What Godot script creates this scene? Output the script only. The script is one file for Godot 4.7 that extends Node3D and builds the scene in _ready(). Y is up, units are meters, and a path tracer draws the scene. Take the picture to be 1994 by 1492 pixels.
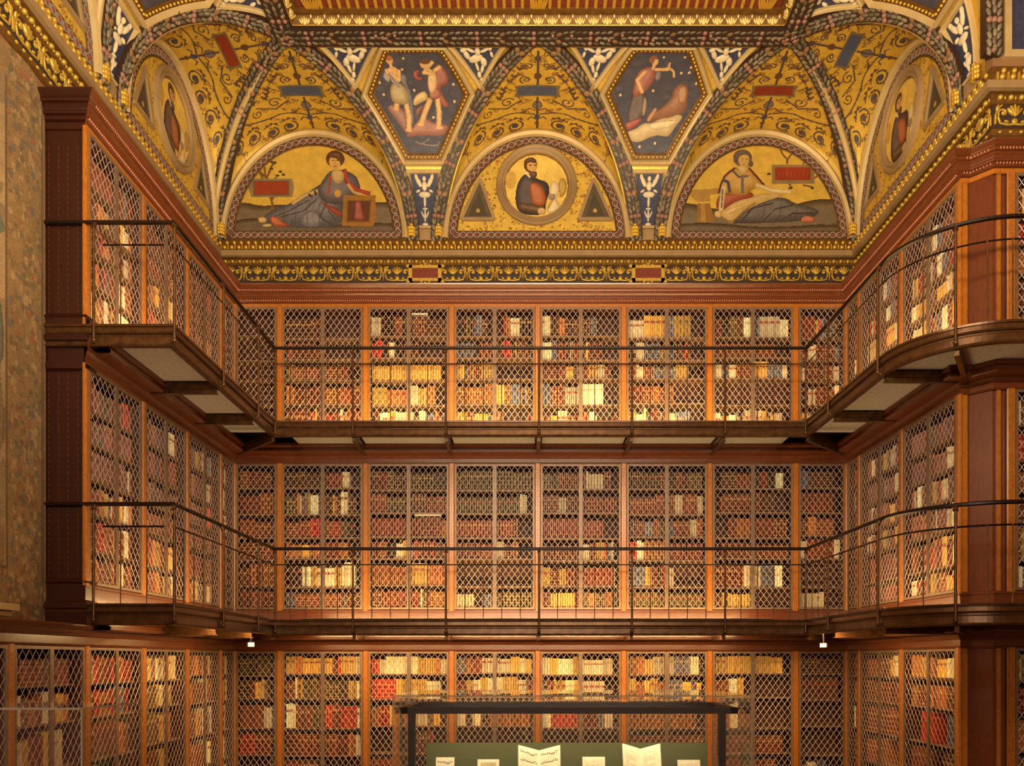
extends Node3D
# A two-gallery mahogany library under a gilded vault. y up, metres; the room's far wall is at -z.

const EYE := 1.9
const ZC := -12.2      # front plane of the far wall's bookcases
const ZW := -12.63     # the plaster wall behind them
const XL := -4.40      # front plane of the tapestry wall's bookcases
const XR := 4.826
const XWL := -4.83
const XWR := 5.15
const XC := 0.16       # middle of the vault
const HB := 8.44       # springing of the vault
const RISE := 1.96
const CD := 1.55       # depth of the cove
const LP := 3.46       # lunette pitch
const LA := 1.45       # half width of a lunette
var rng := RandomNumberGenerator.new()
var used := {}
var mats := {}
var shared := {}

class MB:
	var v := PackedVector3Array()
	var n := PackedVector3Array()
	var c := PackedColorArray()
	var u := PackedVector2Array()
	func tri(a: Vector3, b: Vector3, d: Vector3, col: Color, na = null, nb = null, nd = null, ua := Vector2.ZERO, ub := Vector2.ZERO, ud := Vector2.ZERO):
		var f: Vector3 = (b - a).cross(d - a)
		if f.length_squared() < 1e-16:
			return
		f = f.normalized()
		v.append(a); v.append(d); v.append(b)
		n.append(f if na == null else na); n.append(f if nd == null else nd); n.append(f if nb == null else nb)
		c.append(col); c.append(col); c.append(col)
		u.append(ua); u.append(ud); u.append(ub)
	func quad(a: Vector3, b: Vector3, d: Vector3, e: Vector3, col := Color.WHITE):
		tri(a, b, d, col)
		tri(a, d, e, col)
	func box(p: Vector3, q: Vector3, col := Color.WHITE):   # two opposite corners
		var a := p.min(q)
		var b := p.max(q)
		quad(Vector3(a.x, a.y, b.z), Vector3(b.x, a.y, b.z), Vector3(b.x, b.y, b.z), Vector3(a.x, b.y, b.z), col)
		quad(Vector3(b.x, a.y, a.z), Vector3(a.x, a.y, a.z), Vector3(a.x, b.y, a.z), Vector3(b.x, b.y, a.z), col)
		quad(Vector3(a.x, a.y, a.z), Vector3(a.x, a.y, b.z), Vector3(a.x, b.y, b.z), Vector3(a.x, b.y, a.z), col)
		quad(Vector3(b.x, a.y, b.z), Vector3(b.x, a.y, a.z), Vector3(b.x, b.y, a.z), Vector3(b.x, b.y, b.z), col)
		quad(Vector3(a.x, b.y, b.z), Vector3(b.x, b.y, b.z), Vector3(b.x, b.y, a.z), Vector3(a.x, b.y, a.z), col)
		quad(Vector3(a.x, a.y, a.z), Vector3(b.x, a.y, a.z), Vector3(b.x, a.y, b.z), Vector3(a.x, a.y, b.z), col)
	func bar(p: Vector3, q: Vector3, up: Vector3, w: float, h: float, col := Color.WHITE):   # square bar from p to q
		var d := (q - p).normalized()
		var s := d.cross(up).normalized() * w * 0.5
		var t := s.cross(d).normalized() * h * 0.5
		var r := [s + t, -s + t, -s - t, s - t]
		for i in 4:
			var a: Vector3 = r[i]
			var b: Vector3 = r[(i + 1) % 4]
			quad(p + b, p + a, q + a, q + b, col)
		quad(p + r[0], p + r[1], p + r[2], p + r[3], col)
		quad(q + r[3], q + r[2], q + r[1], q + r[0], col)
	func tube(p: Vector3, q: Vector3, r0: float, r1: float, k := 8, col := Color.WHITE):
		var d := (q - p).normalized()
		var s := d.cross(Vector3.RIGHT if absf(d.x) < 0.8 else Vector3.UP).normalized()
		var t := d.cross(s)
		for i in k:
			var a := TAU * i / k
			var b := TAU * (i + 1) / k
			var na := s * cos(a) + t * sin(a)
			var nb := s * cos(b) + t * sin(b)
			tri(p + na * r0, p + nb * r0, q + nb * r1, col, na, nb, nb)
			tri(p + na * r0, q + nb * r1, q + na * r1, col, na, nb, na)
			tri(q, q + na * r1, q + nb * r1, col)
			tri(p, p + nb * r0, p + na * r0, col)
	func pipe(pts: Array, r: float, k := 6, col := Color.WHITE):
		for i in pts.size() - 1:
			tube(pts[i], pts[i + 1], r, r, k, col)
	func ell(o: Vector3, ax: Vector3, ay: Vector3, az: Vector3, col := Color.WHITE, k := 8, m := 5):   # ellipsoid with three half axes
		if ax.cross(ay).dot(az) < 0.0:
			az = -az
		var row = null
		for j in m + 1:
			var th := PI * j / m
			var now := []
			for i in k + 1:
				var ph := TAU * i / k
				var x := sin(th) * cos(ph)
				var y := cos(th)
				var z := sin(th) * sin(ph)
				var nn := (ax * (x / ax.length_squared()) + ay * (y / ay.length_squared()) + az * (z / az.length_squared())).normalized()
				now.append([o + ax * x + ay * y + az * z, nn])
			if row != null:
				for i in k:
					tri(row[i][0], now[i + 1][0], now[i][0], col, row[i][1], now[i + 1][1], now[i][1])
					tri(row[i][0], row[i + 1][0], now[i + 1][0], col, row[i][1], row[i + 1][1], now[i + 1][1])
			row = now
	func sweep(path: Array, prof: Array, closed := false, col := Color.WHITE, first := 0, last := 999):   # profile (out, up) along a level path, mitred
		var m := path.size()
		var nor := []
		for i in m:
			var d1 := Vector3.ZERO
			var d2 := Vector3.ZERO
			if i > 0 or closed:
				d1 = (path[i] - path[(i + m - 1) % m]).normalized().cross(Vector3.UP)
			if i < m - 1 or closed:
				d2 = (path[(i + 1) % m] - path[i]).normalized().cross(Vector3.UP)
			if d1 == Vector3.ZERO: d1 = d2
			if d2 == Vector3.ZERO: d2 = d1
			nor.append((d1 + d2) / maxf(0.2, 1.0 + d1.dot(d2)))
		for i in (m if closed else m - 1):
			if i < first or i > last:
				continue
			var j := (i + 1) % m
			for k in prof.size() - 1:
				var p: Vector2 = prof[k]
				var q: Vector2 = prof[k + 1]
				quad(path[i] + nor[i] * p.x + Vector3(0, p.y, 0), path[j] + nor[j] * p.x + Vector3(0, p.y, 0), path[j] + nor[j] * q.x + Vector3(0, q.y, 0), path[i] + nor[i] * q.x + Vector3(0, q.y, 0), col)
	func mesh() -> ArrayMesh:
		var a := []
		a.resize(Mesh.ARRAY_MAX)
		a[Mesh.ARRAY_VERTEX] = v
		a[Mesh.ARRAY_NORMAL] = n
		a[Mesh.ARRAY_COLOR] = c
		a[Mesh.ARRAY_TEX_UV] = u
		var am := ArrayMesh.new()
		am.add_surface_from_arrays(Mesh.PRIMITIVE_TRIANGLES, a)
		return am

class Paint:   # flat painting on an image
	var img: Image
	var s := Vector2.ONE
	var o := Vector2.ZERO
	func _init(w: int, h: int, bg: Color):
		img = Image.create(w, h, false, Image.FORMAT_RGB8)
		img.fill(bg)
	func P(a: Array) -> PackedVector2Array:
		var r := PackedVector2Array()
		for i in range(0, a.size(), 2):
			r.append(Vector2(a[i], a[i + 1]) * s + o)
		return r
	func fill(p: PackedVector2Array, col: Color):
		var lo := 1e9
		var hi := -1e9
		for q in p:
			lo = minf(lo, q.y); hi = maxf(hi, q.y)
		for y in range(maxi(0, int(floor(lo))), mini(img.get_height(), int(ceil(hi)) + 1)):
			var xs := []
			var yy := y + 0.5
			for i in p.size():
				var a := p[i]
				var b := p[(i + 1) % p.size()]
				if (a.y <= yy) != (b.y <= yy):
					xs.append(a.x + (yy - a.y) / (b.y - a.y) * (b.x - a.x))
			xs.sort()
			for k in range(0, xs.size() - 1, 2):
				var x0 := int(round(xs[k]))
				var x1 := int(round(xs[k + 1]))
				if x1 > x0:
					img.fill_rect(Rect2i(x0, y, x1 - x0, 1), col)
	func poly(a: Array, col: Color):
		fill(P(a), col)
	func soft(a: Array, col: Color):   # the same outline, rounded by corner cutting
		var p := P(a)
		for k in 2:
			var q := PackedVector2Array()
			for i in p.size():
				var b := p[(i + 1) % p.size()]
				q.append(p[i].lerp(b, 0.25)); q.append(p[i].lerp(b, 0.75))
			p = q
		fill(p, col.darkened(0.3))
		var lo := p[0]
		var hi := p[0]
		for q in p:
			lo = lo.min(q); hi = hi.max(q)
		var d := minf(hi.x - lo.x, hi.y - lo.y) * 0.055
		if minf(hi.x - lo.x, hi.y - lo.y) < 10.0:
			fill(p, col)
			return
		for k in 5:      # modelled in paler coats of paint towards the middle
			var e := 1.0 if k == 0 else d * k
			for q in Geometry2D.offset_polygon(p, -e):
				var r := PackedVector2Array()
				for v in q:
					r.append(v + Vector2(-0.3, -0.35) * (0.0 if k == 0 else e))
				fill(r, col.darkened(0.12).lerp(col.lightened(0.2), k / 4.0))
	func disc(x: float, y: float, rx: float, ry: float, col: Color):
		var p := PackedVector2Array()
		for i in 20:
			p.append((Vector2(x, y) + Vector2(rx * cos(TAU * i / 20), ry * sin(TAU * i / 20))) * s + o)
		fill(p, col)
	func line(a: Array, w: float, col: Color):
		if w >= 36.0:      # a limb: round joints, a paler middle
			for i in range(0, a.size(), 2):
				disc(a[i], a[i + 1], w * 0.5, w * 0.5, col.darkened(0.15))
			stroke(a, w, col.darkened(0.15))
			stroke(a, w * 0.66, col)
			stroke(a, w * 0.3, col.lightened(0.15))
		else:
			stroke(a, w, col)
	func stroke(a: Array, w: float, col: Color):
		var p := P(a)
		if p.size() > 3 and p.size() < 9 and w < 36.0:      # round the corners of a drawn line
			for k in 2:
				var q := PackedVector2Array([p[0]])
				for i in p.size() - 1:
					q.append(p[i].lerp(p[i + 1], 0.25)); q.append(p[i].lerp(p[i + 1], 0.75))
				q.append(p[p.size() - 1])
				p = q
		var r := maxf(0.5, w * s.x * 0.5)
		for i in p.size() - 1:
			var d := (p[i + 1] - p[i])
			if d.length() < 0.01:
				continue
			var t := d.normalized().orthogonal() * r
			var e := d.normalized() * r * 0.5
			fill(PackedVector2Array([p[i] + t - e, p[i + 1] + t + e, p[i + 1] - t + e, p[i] - t - e]), col)
	func curl(x: float, y: float, r: float, turns: float, a0: float, w: float, col: Color):   # a spiral scroll
		var a := []
		var k := int(absf(turns) * 14)
		for i in k + 1:
			var t := float(i) / k
			var g := a0 + t * turns * TAU
			a.append(x + cos(g) * r * (1.0 - 0.85 * t)); a.append(y + sin(g) * r * (1.0 - 0.85 * t))
		line(a, w, col)
	func grain(amount: float, rnd: RandomNumberGenerator, cell := 2):
		var nz := FastNoiseLite.new()
		nz.frequency = 0.02
		nz.seed = 4
		for y in range(0, img.get_height(), cell):
			for x in range(0, img.get_width(), cell):
				var k := 1.0 + rnd.randf_range(-amount, amount) + 0.09 * nz.get_noise_2d(x, y)
				var q := img.get_pixel(x, y)
				img.fill_rect(Rect2i(x, y, cell, cell), Color(q.r * k, q.g * k, q.b * k))
	func tex() -> ImageTexture:
		img.generate_mipmaps()
		return ImageTexture.create_from_image(img)

# ---------------------------------------------------------------- small helpers
func srgb(r: int, g: int, b: int) -> Color:      # a colour for vertices (linear)
	return Color8(r, g, b).srgb_to_linear()

func numbered(called: String) -> String:
	if not used.has(called):
		used[called] = 0
		return called
	used[called] += 1
	return "%s_%03d" % [called, used[called]]

func obj(called: String, m, mat: Material, parent: Node = null, at := Transform3D.IDENTITY) -> MeshInstance3D:
	var o := MeshInstance3D.new()
	o.name = numbered(called) if parent == null else called
	o.mesh = m.mesh() if m is MB else m
	o.material_override = mat
	o.transform = at
	if parent != null and called in ["inlay_trim", "bead_trim", "egg_and_dart_trim", "garland", "guilloche_border"]:
		o.set_meta("kind", "stuff")      # pieces too small to pick apart
	(self if parent == null else parent).add_child(o, true)
	return o

func base(called: String, at := Transform3D.IDENTITY, parent: Node = null) -> Node3D:
	var o := Node3D.new()
	o.name = numbered(called) if parent == null else called
	o.transform = at
	(self if parent == null else parent).add_child(o, true)
	return o

func tag(o: Node, label: String, category := "", group := "", kind := ""):
	if label: o.set_meta("label", label)
	if category: o.set_meta("category", category)
	if group: o.set_meta("group", group)
	if kind: o.set_meta("kind", kind)

func V(a: Array) -> Array:      # flat numbers to Vector2s
	var r := []
	for i in range(0, a.size(), 2):
		r.append(Vector2(a[i], a[i + 1]))
	return r

func noise_tex(fx: float, w: int, h: int, ramp: Array, seed_ := 3, oct := 4) -> NoiseTexture2D:
	var nz := FastNoiseLite.new()
	nz.noise_type = FastNoiseLite.TYPE_SIMPLEX_SMOOTH
	nz.frequency = fx
	nz.fractal_octaves = oct
	nz.seed = seed_
	var t := NoiseTexture2D.new()
	t.width = w; t.height = h; t.seamless = true; t.noise = nz
	var g := Gradient.new()
	g.colors = PackedColorArray(ramp)
	var off := PackedFloat32Array()
	for i in ramp.size():
		off.append(float(i) / (ramp.size() - 1))
	g.offsets = off
	t.color_ramp = g
	return t

func mat(called: String, col: Color, rough: float, metal := 0.0, coat := 0.0) -> StandardMaterial3D:
	var m := StandardMaterial3D.new()
	m.albedo_color = col
	m.roughness = rough
	m.metallic = metal
	if coat > 0.0:
		m.clearcoat_enabled = true
		m.clearcoat = coat
		m.clearcoat_roughness = 0.25
	mats[called] = m
	return m

func painted(called: String, t: Texture2D, rough: float, metal := 0.0) -> StandardMaterial3D:
	var m := mat(called, Color.WHITE, rough, metal)
	m.albedo_texture = t
	return m

func grained(called: String, t: Texture2D, scale_: Vector3, rough: float, metal := 0.0, coat := 0.0, tint := Color.WHITE) -> StandardMaterial3D:
	var m := mat(called, tint, rough, metal, coat)
	m.albedo_texture = t
	m.uv1_triplanar = true
	m.uv1_scale = scale_
	return m

func back_at(x: float, y: float, z: float) -> Transform3D:
	return Transform3D(Basis.IDENTITY, Vector3(x, y, z))

func left_at(x: float, y: float, z: float) -> Transform3D:     # local x runs to -z, local z into the room
	return Transform3D(Basis(Vector3.UP, PI / 2), Vector3(x, y, z))

func right_at(x: float, y: float, z: float) -> Transform3D:    # local x runs to +z
	return Transform3D(Basis(Vector3.UP, -PI / 2), Vector3(x, y, z))

func ordinal(n: int) -> String:
	var ones := ["", "first", "second", "third", "fourth", "fifth", "sixth", "seventh", "eighth", "ninth", "tenth", "eleventh", "twelfth", "thirteenth", "fourteenth", "fifteenth", "sixteenth", "seventeenth", "eighteenth", "nineteenth"]
	if n < 20:
		return ones[n]
	var tens := ["", "", "twent", "thirt", "fort", "fift", "sixt", "sevent"]
	return tens[n / 10] + "ieth" if n % 10 == 0 else tens[n / 10] + "y-" + ones[n % 10]

# ---------------------------------------------------------------- lights
func strip(at: Vector3, look: Vector3, length: float, energy: float, along_z: bool, label: String):  # unseen strip behind a deck edge, placed to light the bookcases
	var n := (look - at).normalized()
	var x := Vector3(0, 0, 1) if along_z else Vector3(1, 0, 0)
	var z := -n
	x = (x - z * x.dot(z)).normalized()
	var t := Transform3D(Basis(x, z.cross(x), z), at)
	var o := base("unseen_strip_light", t)
	tag(o, label, "lamp", "unseen strip lights along the galleries")
	var h := MB.new()
	h.box(Vector3(-length / 2, -0.012, 0.008), Vector3(length / 2, 0.012, 0.016))
	obj("housing", h, mats.bronze, o)
	var d := MB.new()
	d.box(Vector3(-length / 2, -0.01, 0.003), Vector3(length / 2, 0.01, 0.008))
	obj("diffuser", d, mats.lamp, o)
	var l := AreaLight3D.new()
	l.name = "strip_glow"
	l.area_size = Vector2(length, 0.02)
	l.light_color = Color(1.0, 0.82, 0.54)
	l.light_energy = energy
	l.area_range = 30.0
	l.shadow_enabled = true
	o.add_child(l, true)

func panel_light(o: Node3D, called: String, size: Vector2, energy: float, col: Color):     # light of a glowing panel that faces its local -z
	var l := AreaLight3D.new()
	l.name = called
	l.area_size = size
	l.light_color = col
	l.light_energy = energy
	l.area_range = 60.0
	l.shadow_enabled = true
	l.position = Vector3(0, 0, -0.02)
	o.add_child(l, true)

func make_materials():
	var wood := [Color8(86, 42, 18), Color8(98, 48, 21), Color8(108, 55, 25), Color8(92, 45, 19)]
	grained("wood", noise_tex(0.03, 512, 512, wood), Vector3(2.2, 0.35, 2.2), 0.28, 0.0, 0.5)
	grained("wood_flat", noise_tex(0.03, 512, 512, wood, 8), Vector3(0.35, 2.2, 0.35), 0.28, 0.0, 0.5)
	var amber := [Color8(138, 74, 20), Color8(162, 94, 28), Color8(182, 112, 38), Color8(150, 82, 22)]
	grained("wood_amber", noise_tex(0.05, 256, 256, amber, 5), Vector3(4, 0.8, 4), 0.3, 0.0, 0.5)
	grained("wood_dark", noise_tex(0.03, 256, 256, [Color8(40, 13, 6), Color8(54, 18, 8), Color8(46, 15, 7)], 6), Vector3(2.4, 0.4, 2.4), 0.36, 0.0, 0.4)
	grained("wood_inside", noise_tex(0.03, 256, 256, [Color8(52, 24, 14), Color8(78, 38, 22), Color8(60, 28, 16)], 7), Vector3(1.2, 0.5, 1.2), 0.6)
	grained("parquet", noise_tex(0.03, 256, 256, [Color8(78, 46, 26), Color8(110, 68, 38)], 9), Vector3(0.6, 0.6, 0.6), 0.4)
	var leaf := [Color8(178, 138, 48), Color8(206, 166, 66), Color8(224, 188, 84), Color8(190, 150, 54)]
	grained("gold", noise_tex(0.03, 256, 256, leaf, 11), Vector3(1.5, 1.5, 1.5), 0.42, 0.45)
	grained("gold_bright", noise_tex(0.02, 128, 128, [Color8(226, 176, 60), Color8(244, 204, 96)], 12), Vector3(1, 1, 1), 0.34, 0.5)
	grained("gold_dark", noise_tex(0.03, 128, 128, [Color8(96, 64, 24), Color8(140, 98, 38)], 13), Vector3(2, 2, 2), 0.5, 0.3)
	grained("cream", noise_tex(0.02, 128, 128, [Color8(196, 168, 112), Color8(218, 192, 136)], 14), Vector3(1, 1, 1), 0.5, 0.15)
	grained("stone_band", noise_tex(0.02, 128, 128, [Color8(150, 122, 82), Color8(172, 142, 98)], 15), Vector3(1, 1, 1), 0.6)
	grained("lapis", noise_tex(0.05, 128, 128, [Color8(46, 50, 76), Color8(70, 72, 98)], 16), Vector3(2, 2, 2), 0.6)
	grained("stucco", noise_tex(0.05, 128, 128, [Color8(214, 196, 156), Color8(240, 226, 192)], 17), Vector3(3, 3, 3), 0.55)
	grained("frieze_ground", noise_tex(0.05, 128, 128, [Color8(46, 36, 34), Color8(70, 54, 44)], 18), Vector3(2, 2, 2), 0.6)
	grained("rust", noise_tex(0.05, 128, 128, [Color8(112, 46, 28), Color8(140, 62, 38)], 19), Vector3(2, 2, 2), 0.5)
	grained("bronze", noise_tex(0.03, 128, 128, [Color8(70, 44, 22), Color8(112, 76, 42)], 20), Vector3(2, 2, 2), 0.3, 0.5)
	grained("bronze_dark", noise_tex(0.03, 128, 128, [Color8(30, 17, 11), Color8(46, 27, 18)], 21), Vector3(2, 2, 2), 0.35, 0.4)
	grained("door_metal", noise_tex(0.03, 128, 128, [Color8(116, 94, 76), Color8(138, 114, 94)], 22), Vector3(2, 2, 2), 0.4, 0.3)
	mat("wire", Color8(196, 170, 154), 0.4, 0.2)
	mat("bead_sheen", Color8(176, 108, 78), 0.25, 0.0, 0.5)  # cornice beads: reflection of the bright ceiling put into a paler colour
	mat("lit_shelf", Color8(122, 92, 66), 0.45)  # shelves paled: light from below is put into the colour
	mat("inlay_dim", Color8(92, 48, 20), 0.4)
	mat("inlay", Color8(150, 92, 36), 0.4)
	mat("iron", Color8(34, 26, 24), 0.45, 0.4)
	grained("frosted", noise_tex(0.04, 128, 128, [Color8(178, 176, 178), Color8(200, 198, 200)], 23), Vector3(3, 3, 3), 0.55)
	grained("felt", noise_tex(0.2, 128, 128, [Color8(80, 82, 50), Color8(94, 96, 60)], 24), Vector3(6, 6, 6), 0.95)
	mat("white_plastic", Color8(235, 232, 222), 0.4)
	mat("plaster", Color8(150, 110, 70), 0.8)
	mat("pink_plaster", Color8(150, 84, 66), 0.8)
	var vc := mat("tinted", Color.WHITE, 0.5)
	vc.vertex_color_use_as_albedo = true
	vc = mat("leather", Color.WHITE, 0.42)
	vc.vertex_color_use_as_albedo = true
	vc = mat("tinted_gold", Color.WHITE, 0.42, 0.4)
	vc.vertex_color_use_as_albedo = true
	var gl := mat("glass", Color(0.5, 0.55, 0.52, 0.02), 0.0)
	gl.transparency = BaseMaterial3D.TRANSPARENCY_ALPHA
	mat("glass_edge", Color8(150, 140, 120), 0.2)
	var lp := mat("lamp", Color.WHITE, 0.5)
	lp.emission_enabled = true
	lp.emission = Color(1.0, 0.8, 0.55)
	lp.emission_energy_multiplier = 1.5

# ---------------------------------------------------------------- paintings
func lunette_base(bg: Color, field := true) -> Paint:
	var p := Paint.new(726, 426, bg)
	var g := RandomNumberGenerator.new()
	g.seed = 5
	if field:
		for i in 60:      # fine crazing of the gold ground
			var x := g.randf_range(0, 726)
			var y := g.randf_range(0, 426)
			p.line([x, y, x + g.randf_range(-30, 30), y + g.randf_range(-20, 20)], 1.0, bg.darkened(0.18))
	return p

func paint_reader(flip_theme: bool) -> ImageTexture:      # a seated woman on a dark hill before a gold sky
	var gold := Color8(218, 180, 74)
	var p := lunette_base(gold)
	var hill := Color8(92, 70, 38)
	var robe := Color8(98, 92, 92)
	var skin := Color8(206, 168, 96)
	var red := Color8(158, 62, 34)
	if not flip_theme:      # leaning on a framed picture
		p.s = Vector2(0.381, 0.381); p.o = Vector2(-1.2, -30)
		p.soft([60, 830, 240, 810, 420, 855, 600, 830, 900, 870, 1500, 810, 1760, 815, 1900, 850, 1900, 1200, 60, 1200], hill)
		p.soft([60, 1000, 500, 960, 1000, 1060, 1900, 1000, 1900, 1250, 60, 1250], hill.darkened(0.15))
		for a in [[530, 900, 520, 760, 440, 700, 430, 560, 380, 480], [520, 780, 600, 700, 560, 560], [470, 570, 520, 440, 560, 400], [470, 570, 400, 500, 340, 520], [460, 560, 440, 420]]:
			p.line(a, 22, Color8(126, 92, 44))
		for a in [[550, 410], [520, 470], [580, 540], [640, 530], [350, 530], [370, 500], [430, 440], [460, 410], [610, 500], [520, 400]]:
			p.disc(a[0], a[1], 20, 13, Color8(84, 68, 34))
		p.poly([280, 660, 310, 572, 730, 572, 752, 660, 730, 760, 310, 760], Color8(146, 128, 92))
		p.poly([330, 590, 700, 590, 700, 742, 330, 742], Color8(112, 92, 62))
		p.poly([342, 600, 688, 600, 688, 730, 342, 730], Color8(160, 66, 30))
		for k in 5:
			p.line([390 + k * 60, 640, 390 + k * 60, 690], 5, Color8(136, 70, 34))
		# dress and legs
		p.soft([1000, 640, 860, 730, 700, 830, 560, 880, 450, 940, 440, 1010, 560, 1060, 900, 1080, 1260, 1050, 1260, 860, 1250, 700, 1120, 560], robe)
		p.soft([820, 960, 900, 890, 1000, 900, 1060, 1000, 1000, 1070, 830, 1070], robe.lightened(0.12))
		for a in [[1000, 760, 850, 900, 620, 960], [1080, 820, 1010, 960, 1150, 1050], [900, 790, 700, 900, 540, 960], [1100, 900, 1180, 1000]]:
			p.line(a, 12, robe.darkened(0.3))
		for k in 9:
			p.line([1080 - k * 70, 700 + k * 24, 1000 - k * 60, 860 + k * 12, 1010 - k * 62, 1040], 6, robe.darkened(0.22) if k % 2 == 0 else robe.lightened(0.14))
		p.soft([510, 950, 580, 960, 650, 1030, 730, 1050, 560, 1070, 500, 1010], Color8(186, 84, 44))
		p.soft([370, 970, 460, 960, 480, 1010, 400, 1030], skin)
		p.soft([420, 1040, 520, 1025, 520, 1062, 430, 1066], skin)
		p.line([740, 820, 860, 740, 1010, 690], 40, Color8(196, 164, 100))
		p.line([900, 730, 920, 750], 18, Color8(40, 30, 26))
		p.line([960, 700, 975, 735], 18, Color8(40, 30, 26))
		# torso
		p.soft([1120, 480, 1050, 580, 980, 680, 1030, 800, 1120, 830, 1250, 840, 1430, 720, 1420, 620, 1380, 540, 1270, 480], Color8(94, 84, 84))
		p.line([1120, 540, 1105, 720], 22, Color8(176, 66, 46))
		p.line([1270, 490, 1285, 600, 1400, 690, 1510, 720], 40, Color8(168, 56, 36))
		p.soft([1130, 480, 1250, 480, 1270, 580, 1190, 640, 1130, 570], skin)
		p.disc(1195, 722, 34, 40, Color8(210, 160, 62))
		p.soft([1020, 800, 1060, 820, 1240, 900, 1230, 980, 1090, 880], red)
		p.line([1300, 630, 1360, 710, 1430, 730], 30, skin)
		# head
		p.disc(1170, 370, 96, 88, Color8(100, 60, 32))
		p.disc(1168, 400, 62, 76, skin)
		p.soft([1080, 360, 1120, 300, 1230, 300, 1250, 400, 1230, 450, 1210, 370, 1120, 350], Color8(100, 60, 32))
		p.line([1140, 385, 1160, 385], 8, Color8(70, 44, 26))
		p.line([1185, 383, 1205, 383], 8, Color8(70, 44, 26))
		p.line([1172, 390, 1166, 425], 6, Color8(160, 116, 62))
		p.line([1155, 445, 1182, 445], 8, Color8(160, 70, 50))
		# framed picture
		p.poly([1255, 740, 1585, 740, 1580, 1000, 1560, 1060, 1240, 1055], Color8(160, 112, 44))
		p.poly([1290, 790, 1540, 790, 1520, 1020, 1285, 1015], Color8(122, 84, 36))
		p.poly([1310, 800, 1525, 800, 1510, 1005, 1300, 1000], Color8(98, 58, 36))
		p.soft([1370, 800, 1440, 800, 1450, 900, 1480, 1000, 1350, 1000, 1370, 900], Color8(150, 62, 48))
	else:      # reading an open book beside a column
		p.s = Vector2(0.391, 0.391); p.o = Vector2(-13.2, -30)
		p.soft([60, 800, 300, 800, 600, 880, 1200, 850, 1430, 780, 1600, 755, 1900, 770, 1900, 1200, 60, 1200], hill)
		p.soft([60, 1010, 500, 990, 1000, 1050, 1900, 990, 1900, 1250, 60, 1250], hill.darkened(0.12))
		for a in [[1240, 410, 1240, 360, 1180, 300, 1170, 210], [1240, 370, 1290, 300, 1270, 240], [1400, 410, 1430, 360, 1400, 310], [1430, 370, 1500, 340], [1500, 560, 1580, 500, 1640, 490], [1260, 610, 1290, 650], [1400, 620, 1490, 640]]:
			p.line(a, 18, Color8(126, 92, 44))
		for a in [[1180, 260], [1220, 230], [1280, 290], [1310, 310], [1390, 320], [1450, 340], [1500, 360], [1530, 470], [1560, 520], [1600, 470], [1060, 510], [1490, 650], [1270, 650]]:
			p.disc(a[0], a[1], 18, 13, Color8(84, 68, 34))
		p.poly([1085, 420, 1510, 420, 1510, 606, 1085, 606], Color8(146, 122, 78))
		p.poly([1115, 445, 1475, 445, 1475, 572, 1115, 572], Color8(158, 58, 28))
		for k in 8:
			p.line([1160 + k * 40, 485, 1160 + k * 40, 535], 6, Color8(176, 94, 48))
		# column
		p.poly([250, 670, 600, 650, 600, 700, 470, 720, 470, 780, 350, 790, 290, 740, 260, 710], Color8(176, 136, 66))
		p.poly([345, 800, 470, 800, 520, 990, 345, 985], Color8(150, 110, 48))
		p.poly([380, 800, 420, 800, 430, 990, 380, 985], Color8(180, 138, 66))
		# skirts
		p.soft([690, 1010, 790, 880, 950, 800, 1100, 740, 1240, 750, 1300, 800, 1560, 860, 1540, 920, 1400, 980, 1000, 1000, 740, 1000], Color8(86, 76, 66))
		for a in [[800, 960, 900, 850, 1100, 800], [1000, 980, 1120, 860, 1300, 820], [1200, 960, 1300, 900, 1500, 900]]:
			p.line(a, 14, Color8(64, 54, 48))
		for k in 8:
			p.line([860 + k * 80, 840 - (k % 3) * 20, 840 + k * 82, 920, 780 + k * 84, 985], 6, Color8(66, 56, 50) if k % 2 == 0 else Color8(112, 100, 88))
		p.soft([1370, 960, 1420, 920, 1520, 940, 1500, 990, 1380, 995], Color8(186, 92, 50))
		p.soft([520, 850, 560, 700, 700, 700, 880, 680, 920, 740, 720, 800, 600, 880], red)
		# torso
		p.soft([720, 440, 620, 510, 570, 600, 560, 700, 680, 710, 820, 730, 900, 660, 1000, 620, 960, 540, 860, 450], Color8(196, 146, 54))
		p.line([720, 450, 620, 520, 575, 620, 560, 700], 18, Color8(96, 40, 34))
		p.line([860, 450, 940, 540, 1010, 620], 18, Color8(96, 40, 34))
		p.line([700, 480, 760, 540, 850, 530], 20, Color8(104, 92, 88))
		p.line([795, 540, 795, 700], 28, Color8(120, 108, 92))
		p.line([600, 570, 650, 590, 670, 690], 30, Color8(86, 74, 80))
		p.line([610, 640, 590, 760, 580, 870], 52, Color8(222, 196, 130))
		p.line([600, 660, 585, 850], 14, Color8(110, 104, 110))
		p.line([940, 620, 1080, 670, 1270, 690], 46, Color8(222, 196, 130))
		p.soft([510, 880, 580, 870, 600, 940, 520, 950], skin)
		p.soft([730, 360, 860, 360, 860, 470, 800, 540, 740, 480], skin)
		# book
		p.soft([560, 900, 720, 780, 900, 740, 960, 710, 1080, 700, 1240, 720, 1060, 770, 900, 830, 760, 920, 690, 1010, 600, 950], Color8(222, 186, 108))
		p.line([580, 930, 690, 1000, 800, 880, 920, 800], 14, Color8(150, 112, 54))
		p.line([620, 880, 860, 780], 6, Color8(176, 140, 78))
		p.line([660, 910, 880, 810], 6, Color8(176, 140, 78))
		# head
		p.disc(795, 350, 95, 86, Color8(116, 92, 74))
		p.disc(808, 370, 54, 72, skin)
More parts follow.
